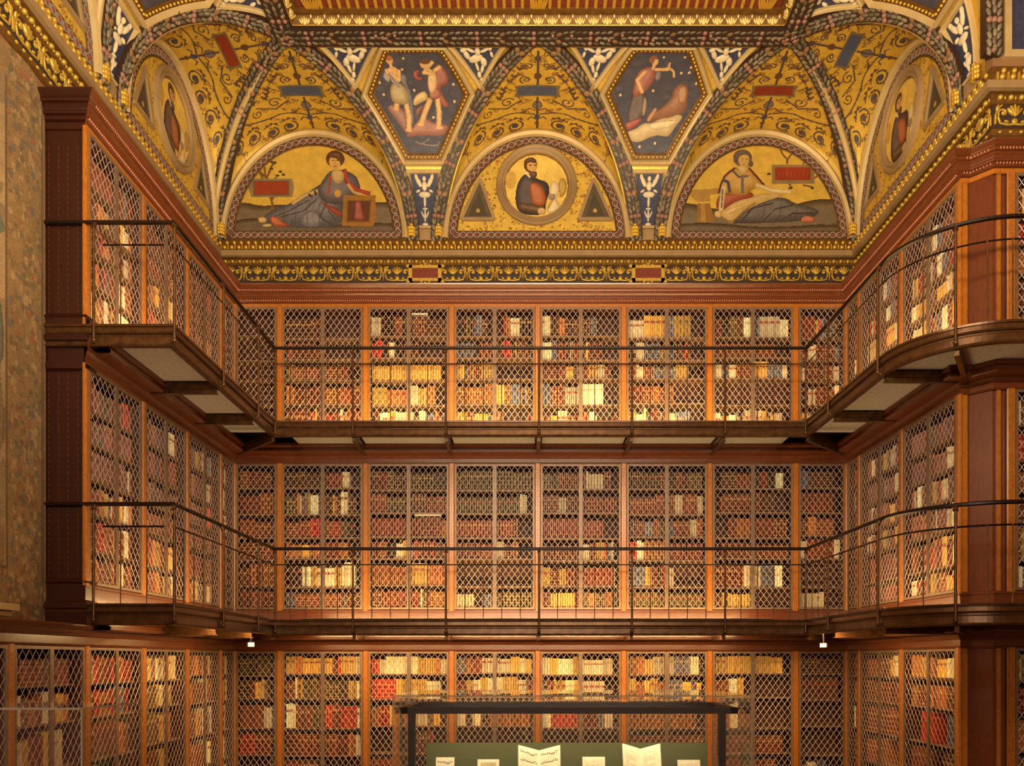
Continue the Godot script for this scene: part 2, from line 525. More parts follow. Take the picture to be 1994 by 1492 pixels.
		p.soft([710, 370, 730, 290, 830, 270, 890, 330, 880, 360, 830, 310, 760, 330, 740, 410], Color8(104, 84, 72))
		p.disc(880, 410, 24, 32, Color8(104, 84, 72))
		p.line([785, 360, 805, 360], 8, Color8(74, 46, 28))
		p.line([830, 358, 848, 360], 8, Color8(74, 46, 28))
		p.line([795, 415, 820, 416], 8, Color8(160, 70, 50))
	p.s = Vector2.ONE; p.o = Vector2.ZERO
	p.grain(0.05, rng)
	return p.tex()

func paint_medallion(side: bool) -> ImageTexture:     # a bearded sculptor in a round field, scrolls about it
	var gold := Color8(222, 184, 74)
	var p := lunette_base(gold, false)
	var g := RandomNumberGenerator.new()
	g.seed = 21
	for i in 900:     # small painted scrollwork
		var x := g.randf_range(20, 706)
		var y := g.randf_range(20, 390)
		var ins := (Vector2(x, y) - Vector2(362, 214)).length()
		if ins < 150:
			continue
		var col: Color = [Color8(122, 84, 24), Color8(140, 78, 30), Color8(96, 66, 40), Color8(150, 70, 36)][g.randi() % 4]
		if g.randf() < 0.35:
			p.curl(x, y, g.randf_range(5, 9), 0.9, g.randf() * TAU, 2.0, col)
		else:
			p.disc(x, y, g.randf_range(1.5, 4.0), g.randf_range(1.5, 3.0), col)
	for m in [1, -1]:     # the two triangular fields
		p.poly([362 + m * 172, 344, 362 + m * 286, 344, 362 + m * 222, 206], Color8(104, 90, 64))
		p.poly([362 + m * 190, 334, 362 + m * 268, 334, 362 + m * 224, 240], Color8(84, 72, 54))
		p.disc(362 + m * 228, 312, 8, 8, Color8(196, 160, 80))
	p.disc(362, 216, 156, 156, Color8(130, 98, 44))
	p.disc(362, 216, 122, 122, Color8(240, 206, 100))
	p.s = Vector2(0.391, 0.391); p.o = Vector2(-27.2, -30)
	var coat := Color8(66, 54, 50)
	if side:
		coat = Color8(84, 58, 56)
	p.disc(740, 570, 56, 90, Color8(216, 176, 80))
	p.soft([890, 490, 800, 600, 780, 790, 820, 890, 900, 920, 1080, 920, 1090, 780, 1130, 690, 1110, 590, 1000, 560], coat)
	p.soft([920, 600, 1020, 590, 1090, 700, 1090, 830, 960, 830, 930, 720], Color8(176, 88, 38))
	p.line([850, 830, 960, 850, 1040, 870], 80, Color8(106, 76, 48))
	p.soft([1000, 850, 1080, 840, 1090, 910, 1010, 920], Color8(214, 170, 96))
	p.line([880, 490, 930, 540], 20, Color8(230, 214, 180))
	p.disc(935, 420, 66, 76, Color8(92, 56, 36))
	p.disc(946, 430, 48, 62, Color8(214, 168, 100))
	p.soft([915, 460, 935, 490, 1000, 480, 1000, 540, 960, 560, 920, 510], Color8(96, 54, 34))
	p.soft([870, 430, 870, 370, 920, 345, 990, 360, 1000, 400, 900, 390, 890, 450], Color8(88, 54, 36))
	p.line([925, 424, 945, 424], 7, Color8(60, 40, 26))
	p.line([968, 424, 985, 424], 7, Color8(60, 40, 26))
	p.soft([1130, 600, 1180, 575, 1220, 620, 1220, 700, 1190, 760, 1240, 840, 1200, 900, 1090, 910, 1120, 800, 1130, 720], Color8(232, 206, 150))
	p.soft([1210, 590, 1260, 540, 1300, 600, 1290, 700, 1230, 760, 1220, 680], Color8(186, 146, 54))
	p.line([1110, 850, 1170, 740], 22, Color8(196, 156, 70))
	p.soft([1110, 720, 1180, 700, 1180, 770, 1120, 770], Color8(140, 122, 96))
	p.s = Vector2.ONE; p.o = Vector2.ZERO
	p.grain(0.05, rng)
	return p.tex()

func paint_severy(plaque: Color) -> ImageTexture:     # grotesque scrolls on gold, drawn in the unrolled vault cell
	var p := Paint.new(768, 400, Color8(214, 174, 66))
	var ink := Color8(92, 76, 72)
	var ink2 := Color8(110, 72, 46)
	var blue := Color8(70, 74, 100)
	var cx := 384.0
	for m in [1.0, -1.0]:
		# scrolls that climb along the arch
		for a in [[58, 38, 24, 1.5], [108, 30, 20, 1.6], [165, 40, 24, 1.5], [225, 44, 20, 1.4], [282, 40, 16, 1.3]]:
			p.curl(cx + m * a[0], a[1], a[2], m * a[3], 1.2, 5, ink)
			p.disc(cx + m * a[0], a[1], 9, 9, ink)
			p.disc(cx + m * a[0], a[1], 5, 5, blue)
			p.line([cx + m * (a[0] - 22), a[1] + 22, cx + m * (a[0] - 8), a[1] + 34, cx + m * (a[0] + 22), a[1] + 24], 4, ink2)
			for k in 3:
				p.disc(cx + m * (a[0] - 16 + k * 14), a[1] + 32 + 4 * (k % 2), 5, 3.5, ink)
		p.line([cx + m * 6, 84, cx + m * 60, 100, cx + m * 110, 84, cx + m * 170, 92, cx + m * 215, 112], 5, ink)
		p.line([cx + m * 40, 150, cx + m * 80, 120, cx + m * 140, 140], 5, ink)
		p.curl(cx + m * 78, 146, 20, -m * 1.3, 0.4, 4, ink)
		p.curl(cx + m * 138, 118, 18, -m * 1.3, 2.4, 4, ink2)
		for a in [[96, 186], [104, 170], [92, 202], [150, 160], [120, 220], [60, 250], [46, 280], [74, 232]]:
			p.disc(cx + m * a[0], a[1], 8, 6, ink)
			p.disc(cx + m * (a[0] + 9), a[1] + 7, 5, 4, ink2)
			p.disc(cx + m * (a[0] - 8), a[1] + 6, 5, 4, ink2)
		p.curl(cx + m * 30, 236, 16, m * 1.4, 4.4, 4, ink)
		p.curl(cx + m * 22, 290, 13, m * 1.4, 4.4, 4, ink)
		p.line([cx + m * 56, 190, cx + m * 90, 210, cx + m * 66, 236], 3, ink2)
		p.line([cx + m * 14, 330, cx + m * 20, 350, cx, 372], 3, ink2)
	var g := RandomNumberGenerator.new()
	g.seed = 12
	for i in 70:      # fine tendrils and leaves, mirrored
		var v := g.randf_range(10, 330)
		var uu := g.randf_range(20, 330) * (1.0 - v / 400.0)
		if v > 160 and v < 220 and uu < 70:
			continue
		var a0 := g.randf() * TAU
		var rr := g.randf_range(5, 10)
		for m in [1.0, -1.0]:
			p.curl(cx + m * uu, v, rr, m * 1.1, a0 if m > 0 else PI - a0, 2.2, ink2.lerp(Color8(170, 122, 50), 0.35))
			p.disc(cx + m * (uu + rr), v + rr * 0.6, 4, 2.6, ink.lerp(Color8(170, 122, 50), 0.3))
	p.line([cx, 20, cx, 160], 5, ink)
	for m in [1.0, -1.0]:
		p.soft([cx, 150, cx + m * 10, 140, cx + m * 14, 120, cx + m * 5, 108, cx, 104], ink)
		p.line([cx, 60, cx + m * 16, 74, cx + m * 24, 62], 4, ink)
		p.line([cx, 100, cx + m * 20, 112, cx + m * 34, 96], 4, ink2)
	p.disc(cx, 74, 7, 10, blue)
	p.disc(cx, 44, 6, 8, ink2)
	p.line([cx, 214, cx, 350], 5, ink)
	p.disc(cx, 250, 9, 14, ink2)
	p.disc(cx, 320, 8, 12, ink)
	p.poly([cx - 60, 166, cx + 60, 166, cx + 54, 190, cx + 60, 214, cx - 60, 214, cx - 54, 190], Color8(126, 108, 78))
	p.poly([cx - 48, 172, cx + 48, 172, cx + 48, 208, cx - 48, 208], plaque)
	p.grain(0.06, rng)
	return p.tex()

func paint_hexagon(second: bool) -> ImageTexture:
	var night := Color8(74, 72, 84)
	var p := Paint.new(396, 400, night)
	var g := RandomNumberGenerator.new()
	g.seed = 77
	for i in 160:
		var c := Vector2(g.randf_range(0, 396), g.randf_range(0, 400))
		p.disc(c.x, c.y, g.randf_range(6, 22), g.randf_range(5, 14), night.lerp(Color8(104, 98, 104), g.randf() * 0.5))
	var skin := Color8(222, 176, 116)
	var rose := Color8(160, 92, 76)
	p.s = Vector2(0.375, 0.336); p.o = Vector2(-71, -57)
	if second:
		p.s = Vector2(0.371, 0.336); p.o = Vector2(-55, -50)
	var stars := [[590, 250], [560, 390], [310, 690], [280, 550], [1130, 570], [1130, 770], [870, 950], [670, 640], [1010, 420]]
	if second:
		stars = [[710, 215], [950, 215], [1040, 345], [940, 415], [1130, 540], [260, 675], [640, 625], [720, 1225], [535, 1265], [1030, 410]]
	for a in stars:
		p.disc(a[0], a[1], 15, 17, Color8(226, 190, 140))
	if not second:     # two standing figures on a rosy cloud
		p.soft([320, 840, 400, 790, 520, 850, 580, 950, 560, 1160, 520, 1130, 420, 980], Color8(150, 104, 90))
		p.soft([520, 1160, 600, 1080, 700, 960, 790, 960, 860, 1010, 980, 1020, 1060, 1060, 1000, 1150, 880, 1170, 700, 1150, 560, 1180], Color8(158, 98, 80))
		p.soft([370, 400, 320, 480, 380, 560, 420, 500], Color8(150, 146, 150))
		p.soft([540, 430, 610, 480, 590, 560, 640, 680, 640, 1040, 600, 1040, 590, 640, 520, 540], Color8(112, 110, 122))
		p.line([460, 760, 440, 850], 60, skin)
		p.line([560, 780, 580, 950, 570, 1090], 62, skin)
		p.soft([400, 560, 520, 540, 600, 660, 600, 800, 480, 810, 380, 760], Color8(176, 150, 100))
		p.soft([380, 390, 430, 350, 500, 360, 530, 450, 520, 540, 440, 580, 400, 480], skin)
		p.line([380, 400, 400, 480, 480, 420], 44, skin)
		p.line([520, 410, 510, 520, 420, 440], 44, skin)
		p.line([400, 450, 500, 600], 30, Color8(140, 138, 146))
		p.line([432, 300, 445, 380], 36, skin)
		p.disc(430, 270, 42, 52, skin)
		p.disc(440, 855, 30, 20, skin)
		p.disc(562, 1096, 40, 20, skin)
		p.disc(424, 244, 46, 34, Color8(178, 110, 70))
		p.soft([770, 400, 690, 400, 670, 480, 740, 540, 800, 490, 720, 480], Color8(158, 70, 56))
		p.soft([930, 330, 1010, 320, 1090, 480, 1060, 580, 960, 600, 1030, 760, 1070, 800, 1040, 850, 970, 820, 920, 640], Color8(150, 82, 70))
		p.soft([640, 760, 700, 680, 800, 640, 830, 740, 740, 780, 650, 830], Color8(212, 178, 110))
		p.soft([660, 840, 800, 790, 720, 920, 660, 960], Color8(120, 78, 66))
		p.line([840, 760, 780, 880, 720, 1020], 64, skin)
		p.line([930, 720, 940, 900, 925, 1060], 62, skin)
		p.soft([830, 660, 950, 600, 990, 720, 860, 760], rose)
		p.soft([850, 450, 920, 390, 950, 480, 930, 640, 850, 700, 830, 560], skin)
		p.line([900, 440, 800, 430, 910, 300], 42, skin)
		p.line([930, 400, 990, 360], 44, skin)
		p.line([828, 360, 890, 420], 38, skin)
		p.disc(820, 330, 50, 52, skin)
		p.disc(712, 1030, 40, 20, skin)
		p.disc(935, 1070, 42, 18, skin)
		p.disc(830, 292, 56, 34, Color8(110, 72, 50))
		p.line([640, 1230, 720, 1260, 900, 1280, 920, 1230], 14, Color8(140, 120, 112))
		p.line([700, 1260, 800, 1200], 10, Color8(140, 120, 112))
	else:              # a draped figure and a crouching beast on a cream cloud
		p.soft([340, 960, 400, 660, 420, 560, 580, 640, 590, 900, 540, 960, 430, 1080], Color8(82, 68, 64))
		p.soft([540, 660, 590, 760, 570, 930, 530, 900], Color8(150, 120, 96))
		p.soft([420, 420, 520, 330, 650, 340, 640, 460, 620, 560, 500, 690, 390, 700], rose)
		p.line([520, 400, 440, 500, 510, 640], 44, skin)
		p.line([640, 370, 780, 370, 760, 360], 38, skin)
		p.soft([640, 380, 720, 400, 710, 500, 640, 520], Color8(108, 98, 100))
		p.line([790, 290, 780, 350, 850, 390, 860, 460], 26, Color8(216, 176, 116))
		p.line([618, 300, 605, 360], 38, skin)
		p.disc(616, 270, 38, 50, skin)
		p.disc(595, 245, 48, 52, Color8(150, 96, 74))
		p.disc(628, 280, 26, 38, skin)
		p.soft([580, 970, 620, 880, 690, 820, 720, 860, 880, 700, 860, 640, 940, 530, 1040, 560, 1060, 680, 1050, 860, 1010, 900, 720, 980], Color8(150, 98, 68))
		p.soft([930, 600, 1010, 560, 1050, 660, 1030, 780, 950, 760], Color8(172, 122, 84))
		p.line([690, 840, 620, 960], 40, Color8(190, 140, 96))
		p.soft([330, 1010, 420, 960, 560, 930, 500, 1020, 380, 1090], Color8(158, 70, 54))
		p.soft([350, 1100, 480, 1060, 560, 990, 660, 1000, 760, 940, 880, 930, 960, 890, 1040, 920, 960, 1020, 880, 1160, 740, 1130, 640, 1160, 520, 1220, 420, 1200], Color8(208, 180, 122))
		p.soft([600, 1020, 780, 970, 980, 960, 900, 1040, 700, 1080], Color8(228, 204, 150))
	p.s = Vector2.ONE; p.o = Vector2.ZERO
	p.grain(0.06, rng)
	return p.tex()

func paint_tapestry() -> ImageTexture:     # u 0 at the far (pillar) edge; a muted landscape with figures inside a leafy border
	var p := Paint.new(512, 1024, Color8(150, 124, 86))
	var g := RandomNumberGenerator.new()
	g.seed = 31
	for i in 260:
		p.disc(g.randf_range(100, 512), g.randf_range(60, 960), g.randf_range(15, 60), g.randf_range(10, 40), Color8(150, 124, 86).lerp([Color8(120, 112, 88), Color8(176, 146, 102), Color8(112, 92, 66)][g.randi() % 3], g.randf() * 0.6))
	p.soft([100, 430, 200, 480, 300, 420, 512, 470, 512, 660, 100, 640], Color8(112, 108, 88))
	p.soft([100, 560, 220, 520, 360, 590, 512, 560, 512, 800, 100, 800], Color8(140, 114, 76))
	for a in [[130, 330], [170, 360], [210, 340], [150, 385], [300, 330], [400, 360]]:
		p.disc(a[0], a[1], 34, 22, Color8(98, 100, 80))
	p.soft([150, 560, 200, 520, 230, 620, 220, 760, 150, 770], Color8(150, 82, 60))
	p.soft([165, 650, 200, 640, 205, 820, 170, 820], Color8(186, 148, 104))
	p.disc(188, 520, 20, 22, Color8(186, 148, 104))
	p.soft([112, 770, 160, 740, 170, 820, 120, 850], Color8(72, 70, 66))
	p.soft([250, 580, 320, 550, 350, 700, 330, 860, 250, 860], Color8(96, 96, 104))
	p.poly([100, 860, 512, 850, 512, 940, 100, 940], Color8(130, 102, 66))
	p.poly([0, 0, 90, 0, 90, 1024, 0, 1024], Color8(132, 104, 64))
	p.poly([0, 930, 512, 930, 512, 1024, 0, 1024], Color8(132, 104, 64))
	p.poly([0, 0, 512, 0, 512, 60, 0, 60], Color8(132, 104, 64))
	p.line([92, 60, 92, 930, 512, 930], 6, Color8(104, 78, 48))
	p.line([8, 0, 8, 1024], 8, Color8(104, 80, 50))
	for i in 900:
		var x := g.randf_range(12, 86)
		var y := g.randf_range(0, 1024)
		if g.randf() < 0.3:
			x = g.randf_range(0, 512); y = g.randf_range(938, 1020)
		p.disc(x, y, g.randf_range(2, 6), g.randf_range(3, 9), Color8(132, 104, 64).lerp([Color8(164, 132, 86), Color8(92, 84, 58), Color8(142, 76, 58), Color8(178, 148, 98), Color8(100, 72, 46), Color8(84, 86, 92)][g.randi() % 6], 0.55))
	p.grain(0.1, rng)
	return p.tex()

func paint_page(kind: int) -> ImageTexture:
	var p := Paint.new(128, 160, Color8(236, 222, 184))
	var ink := Color8(132, 106, 78)
	var g := RandomNumberGenerator.new()
	g.seed = 90 + kind
	if kind == 0:      # lines of notes
		for r in 3:
			var a := []
			for k in 12:
				a.append(12 + k * 9); a.append(26 + r * 34 + g.randf_range(-4, 4))
			p.line(a, 3, ink)
			for k in 9:
				p.disc(16 + k * 12, 24 + r * 34 + g.randf_range(-6, 6), 3, 3, ink.darkened(0.3))
	elif kind == 1:    # faint writing
		for r in 12:
			p.line([16, 22 + r * 11, 30 + g.randf() * 82, 22 + r * 11], 1.6, Color8(196, 178, 140))
	else:
		p.poly([18, 14, 110, 14, 110, 40, 18, 40], Color8(196, 176, 132))
		for r in 8:
			p.line([20, 54 + r * 11, 60 + g.randf() * 50, 54 + r * 11], 1.5, Color8(170, 148, 112))
	p.grain(0.03, rng)
	return p.tex()

# ---------------------------------------------------------------- vault
var arc := []

func arc_table():
	var t := 0.0
	var p := Vector2(0, 0)
	for i in 201:
		var a := PI / 2 * i / 200
		var q := Vector2(CD * (1 - cos(a)), RISE * sin(a))
		t += p.distance_to(q)
		p = q
		arc.append([t, a])

func cove(v: float, t: float) -> Array:     # point and normal of the cove, in a wall's own axes, t metres up from the springing
	var a := 0.0
	var tt := clampf(t, 0.0, arc[200][0])
	for i in 200:
		if arc[i + 1][0] >= tt:
			a = lerpf(arc[i][1], arc[i + 1][1], (tt - arc[i][0]) / (arc[i + 1][0] - arc[i][0]))
			break
	return [Vector3(v, RISE * sin(a), CD * (1 - cos(a))), Vector3(0, -CD * sin(a), RISE * cos(a)).normalized()]

func groin(side: float, s: float) -> Vector3:      # from a lunette's foot to the top of its vault cell
	return Vector3(side * LA * (1 - s), RISE * sqrt(1 - pow(1 - s, 2)), CD * s)

func severy_mesh() -> MB:
	var b := MB.new()
	var rows := []
	for j in 21:
		var s := pow(float(j) / 20, 1.3)
		var row := []
		for i in 33:
			var q := -1.0 + i / 16.0
			var hg := RISE * sqrt(1 - pow(1 - s, 2))
			var hc := 1.68 + 0.28 * s
			row.append([Vector3(LA * (1 - s) * sin(q * PI / 2), hg + (hc - hg) * cos(q * PI / 2), CD * s), Vector2(0.5 + 0.5 * q * (1 - s), s)])
		rows.append(row)
	var nr := func(j: int, i: int) -> Vector3:
		var a: Vector3 = rows[mini(j + 1, 20)][i][0] - rows[maxi(j - 1, 0)][i][0]
		var c: Vector3 = rows[j][mini(i + 1, 32)][0] - rows[j][maxi(i - 1, 0)][0]
		var f := c.cross(a)
		return (f.normalized() if f.length() > 1e-6 else Vector3(0, -1, 0))
	for j in 20:
		for i in 32:
			var p = rows[j][i]
			var q = rows[j][i + 1]
			var r = rows[j + 1][i + 1]
			var w = rows[j + 1][i]
			b.tri(p[0], q[0], r[0], Color.WHITE, nr.call(j, i), nr.call(j, i + 1), nr.call(j + 1, i + 1), p[1], q[1], r[1])
			b.tri(p[0], r[0], w[0], Color.WHITE, nr.call(j, i), nr.call(j + 1, i + 1), nr.call(j + 1, i), p[1], r[1], w[1])
	return b

func severy_edge_mesh(r: float) -> MB:
	var b := MB.new()
	for m in [-1.0, 1.0]:
		for k in 18:
			var p := groin(m, pow(k / 18.0, 1.5) * 0.98)
			var q := groin(m, pow((k + 1) / 18.0, 1.5) * 0.98)
			b.tube(p - Vector3(m * 0.02, 0.01, 0), q - Vector3(m * 0.02, 0.01, 0), r, r, 8)
	return b

func garland_mesh(pts: Array, face: Array, wide: float, seed_: int) -> MB:    # leaves, fruit and ribbons along a path
	var b := MB.new()
	var g := RandomNumberGenerator.new()
	g.seed = seed_
	var brown := srgb(64, 46, 34)
	var green := [srgb(124, 114, 90), srgb(108, 100, 82), srgb(140, 128, 100), srgb(96, 88, 68)]
	var pink := srgb(164, 116, 98)
	var run := 0.0
	var at := 0.0
	var n := 0
	for i in pts.size() - 1:
		var p: Vector3 = pts[i]
		var q: Vector3 = pts[i + 1]
		var d := (q - p).normalized()
		var f: Vector3 = face[i]
		f = (f - d * f.dot(d)).normalized()
		var s := d.cross(f)
		b.bar(p - d * 0.01, q + d * 0.01, f, wide * 0.96, wide * 0.55, brown)
		var len := p.distance_to(q)
		while at < run + len:
			var o := p + d * (at - run) + f * wide * 0.22
			var kind := n % 9
			if kind == 4:
				for m in [-1.0, 0.0, 1.0]:
					b.ell(o + s * m * wide * 0.28, d * 0.04, f * 0.045, s * 0.04, pink.lerp(green[2], 0.25 * g.randf()), 6, 4)
			elif kind == 8:
				for m in [-1.0, 1.0]:
					b.ell(o + s * m * wide * 0.2, d * 0.055 + s * m * 0.02, f * 0.03, s * 0.05, srgb(150, 112, 76), 6, 4)
			else:
				for m in [-1.0, 0.0, 1.0]:
					var c: Vector3 = o + s * (m * wide * 0.3 + g.randf_range(-0.008, 0.008)) + d * (0.03 if m == 0.0 else 0.0)
					b.ell(c, (d + s * m * 0.35).normalized() * 0.058, f * g.randf_range(0.026, 0.04), s * 0.03, green[g.randi() % 4], 6, 4)
				if g.randf() < 0.25:
					b.ell(o + f * 0.02 + s * g.randf_range(-0.3, 0.3) * wide, d * 0.026, f * 0.03, s * 0.026, pink, 6, 4)
			at += 0.085
			n += 1
		run += len
	return b

func inset_frame(b: MB, outer: Array, inner: Array, prof: Array, off: Vector2, col := Color.WHITE):    # a moulding between two polygons on the cove; prof: (share of the way in, height)
	var m := outer.size()
	for i in m:
		var j := (i + 1) % m
		var parts := 6
		for e in parts:
			for k in prof.size() - 1:
				var c := []
				for w in [[prof[k], float(e) / parts], [prof[k], float(e + 1) / parts], [prof[k + 1], float(e + 1) / parts], [prof[k + 1], float(e) / parts]]:
					var g: Vector2 = w[0]
					var a: Vector2 = outer[i].lerp(inner[i], g.x)
					var z: Vector2 = outer[j].lerp(inner[j], g.x)
					var x := a.lerp(z, w[1]) + off
					var pn := cove(x.x, x.y)
					c.append(pn[0] + pn[1] * g.y)
				var mid := cove(outer[i].x + off.x, outer[i].y)
				if (c[1] - c[0]).cross(c[3] - c[0]).dot(mid[1]) < 0.0 and absf(prof[k].x - prof[k + 1].x) > 0.02:
					b.quad(c[3], c[2], c[1], c[0], col)
				else:
					b.quad(c[0], c[1], c[2], c[3], col)

func inset_beads(b: MB, outer: Array, inner: Array, share: float, gap: float, r: float, up: float, col := Color.WHITE):
	var m := outer.size()
	for i in m:
		var a: Vector2 = outer[i].lerp(inner[i], share)
		var z: Vector2 = outer[(i + 1) % m].lerp(inner[(i + 1) % m], share)
		var k := int(a.distance_to(z) / gap)
		for e in k:
			var x := a.lerp(z, (e + 0.5) / k)
			var pn := cove(x.x, x.y)
			var f: Vector3 = pn[1]
			var s := Vector3.RIGHT
			b.ell(pn[0] + f * up, s * r, f * r, f.cross(s) * r, col, 6, 4)

func flat_patch(poly: Array, up: float, uv := Rect2(0, 0, 1, 1), rows := 14) -> MB:    # a convex polygon laid on the cove; uv: the rectangle (v, t) that the picture covers
	var b := MB.new()
	var lo := 1e9
	var hi := -1e9
	for p in poly:
		lo = minf(lo, p.y); hi = maxf(hi, p.y)
	var span := func(y: float) -> Vector2:
		var r := Vector2(1e9, -1e9)
		for i in poly.size():
			var a: Vector2 = poly[i]
			var c: Vector2 = poly[(i + 1) % poly.size()]
			if absf(a.y - c.y) < 1e-6:
				if absf(y - a.y) < 1e-4:
					r = Vector2(minf(r.x, minf(a.x, c.x)), maxf(r.y, maxf(a.x, c.x)))
			elif y >= minf(a.y, c.y) - 1e-5 and y <= maxf(a.y, c.y) + 1e-5:
				var x := a.x + (y - a.y) / (c.y - a.y) * (c.x - a.x)
				r = Vector2(minf(r.x, x), maxf(r.y, x))
		return r
	var ys := []
	for i in rows + 1:
		ys.append(lerpf(lo, hi, float(i) / rows))
	for p in poly:
		if not ys.has(p.y):
			ys.append(p.y)
	ys.sort()
	for i in ys.size() - 1:
		var s0: Vector2 = span.call(ys[i])
		var s1: Vector2 = span.call(ys[i + 1])
		for k in 4:
			var q := []
			for w in [[s0, ys[i], k], [s0, ys[i], k + 1], [s1, ys[i + 1], k + 1], [s1, ys[i + 1], k]]:
				var x := lerpf(w[0].x, w[0].y, w[2] / 4.0)
				var pn := cove(x, w[1])
				q.append([pn[0] + pn[1] * up, pn[1], Vector2((x - uv.position.x) / uv.size.x, 1.0 - (w[1] - uv.position.y) / uv.size.y)])
			b.tri(q[0][0], q[1][0], q[2][0], Color.WHITE, q[0][1], q[1][1], q[2][1], q[0][2], q[1][2], q[2][2])
			b.tri(q[0][0], q[2][0], q[3][0], Color.WHITE, q[0][1], q[2][1], q[3][1], q[0][2], q[2][2], q[3][2])
	return b

func pendentive_mesh() -> MB:
	var b := MB.new()
	for j in 24:
		var t0: float = arc[200][0] * j / 24.0
		var t1: float = arc[200][0] * (j + 1) / 24.0
		var w0: float = 1.73 - LA * (1 - cove(0, t0)[0].z / CD)
		var w1: float = 1.73 - LA * (1 - cove(0, t1)[0].z / CD)
		for k in 6:
			var q := []
			for w in [[w0, t0, k], [w0, t0, k + 1], [w1, t1, k + 1], [w1, t1, k]]:
				q.append(cove(lerpf(-w[0], w[0], w[2] / 6.0), w[1]))
			b.tri(q[0][0], q[1][0], q[2][0], Color.WHITE, q[0][1], q[1][1], q[2][1])
			b.tri(q[0][0], q[2][0], q[3][0], Color.WHITE, q[0][1], q[2][1], q[3][1])
	return b

func blob(b: MB, v: float, t: float, rx: float, ry: float, turn: float, up := 0.012, high := 0.03):   # a raised stucco form on the cove
	var pn := cove(v, t)
	var f: Vector3 = pn[1]
	var s := Vector3.RIGHT
	var w := f.cross(s)
	b.ell(pn[0] + f * up, (s * cos(turn) + w * sin(turn)) * rx, f * high, (w * cos(turn) - s * sin(turn)) * ry, Color.WHITE, 8, 5)

func rider(v: float, t: float, k: float, m: float) -> MB:      # a small figure astride a curling sea beast
	var b := MB.new()
	for a in [[0, 0.24, 0.045, 0.055, 0], [0, 0.13, 0.055, 0.09, 0.1], [-0.13, 0.17, 0.1, 0.025, -0.5], [0.13, 0.17, 0.1, 0.025, 0.5], [-0.04, 0.0, 0.14, 0.075, 0.35], [-0.2, 0.07, 0.05, 0.1, 0.5], [-0.25, 0.17, 0.07, 0.045, 0.4], [0.1, -0.06, 0.06, 0.09, 0.3], [0.07, -0.18, 0.035, 0.09, -0.3], [-0.02, -0.15, 0.03, 0.09, 0.3], [0.01, -0.29, 0.04, 0.06, 0.2], [0.23, 0.2, 0.05, 0.03, 0.9], [-0.3, 0.25, 0.05, 0.03, -0.6], [0.25, 0.08, 0.03, 0.06, 0.3], [0.05, -0.36, 0.06, 0.02, 0.5]]:
		blob(b, v + m * a[0] * k, t + a[1] * k, a[2] * k, a[3] * k, m * a[4])
	return b

func winged(v: float, t: float) -> MB:      # a winged figure over a candelabrum
	var b := MB.new()
	for a in [[0, 0.72, 0.032, 0.04, 0], [0, 0.62, 0.045, 0.07, 0], [-0.09, 0.68, 0.035, 0.09, 0.5], [0.09, 0.68, 0.035, 0.09, -0.5], [-0.12, 0.74, 0.03, 0.05, 0.3], [0.12, 0.74, 0.03, 0.05, -0.3], [0, 0.5, 0.1, 0.05, 0], [0, 0.4, 0.025, 0.08, 0], [0, 0.3, 0.045, 0.02, 0], [0, 0.2, 0.02, 0.1, 0], [-0.04, 0.22, 0.015, 0.06, 0.4], [0.04, 0.22, 0.015, 0.06, -0.4], [0, 0.07, 0.05, 0.03, 0], [-0.1, 0.55, 0.04, 0.02, 0.5], [0.1, 0.55, 0.04, 0.02, -0.5]]:
		blob(b, v + a[0], t + a[1], a[2], a[3], a[4])
	return b

func lunette_ring(a: float, bb: float, y0 := 0.0) -> Array:
	var r := []
	for i in 49:
		var th := PI * i / 48
		r.append(Vector3(-a * cos(th), maxf(y0, bb * sin(th)), 0))
	return r

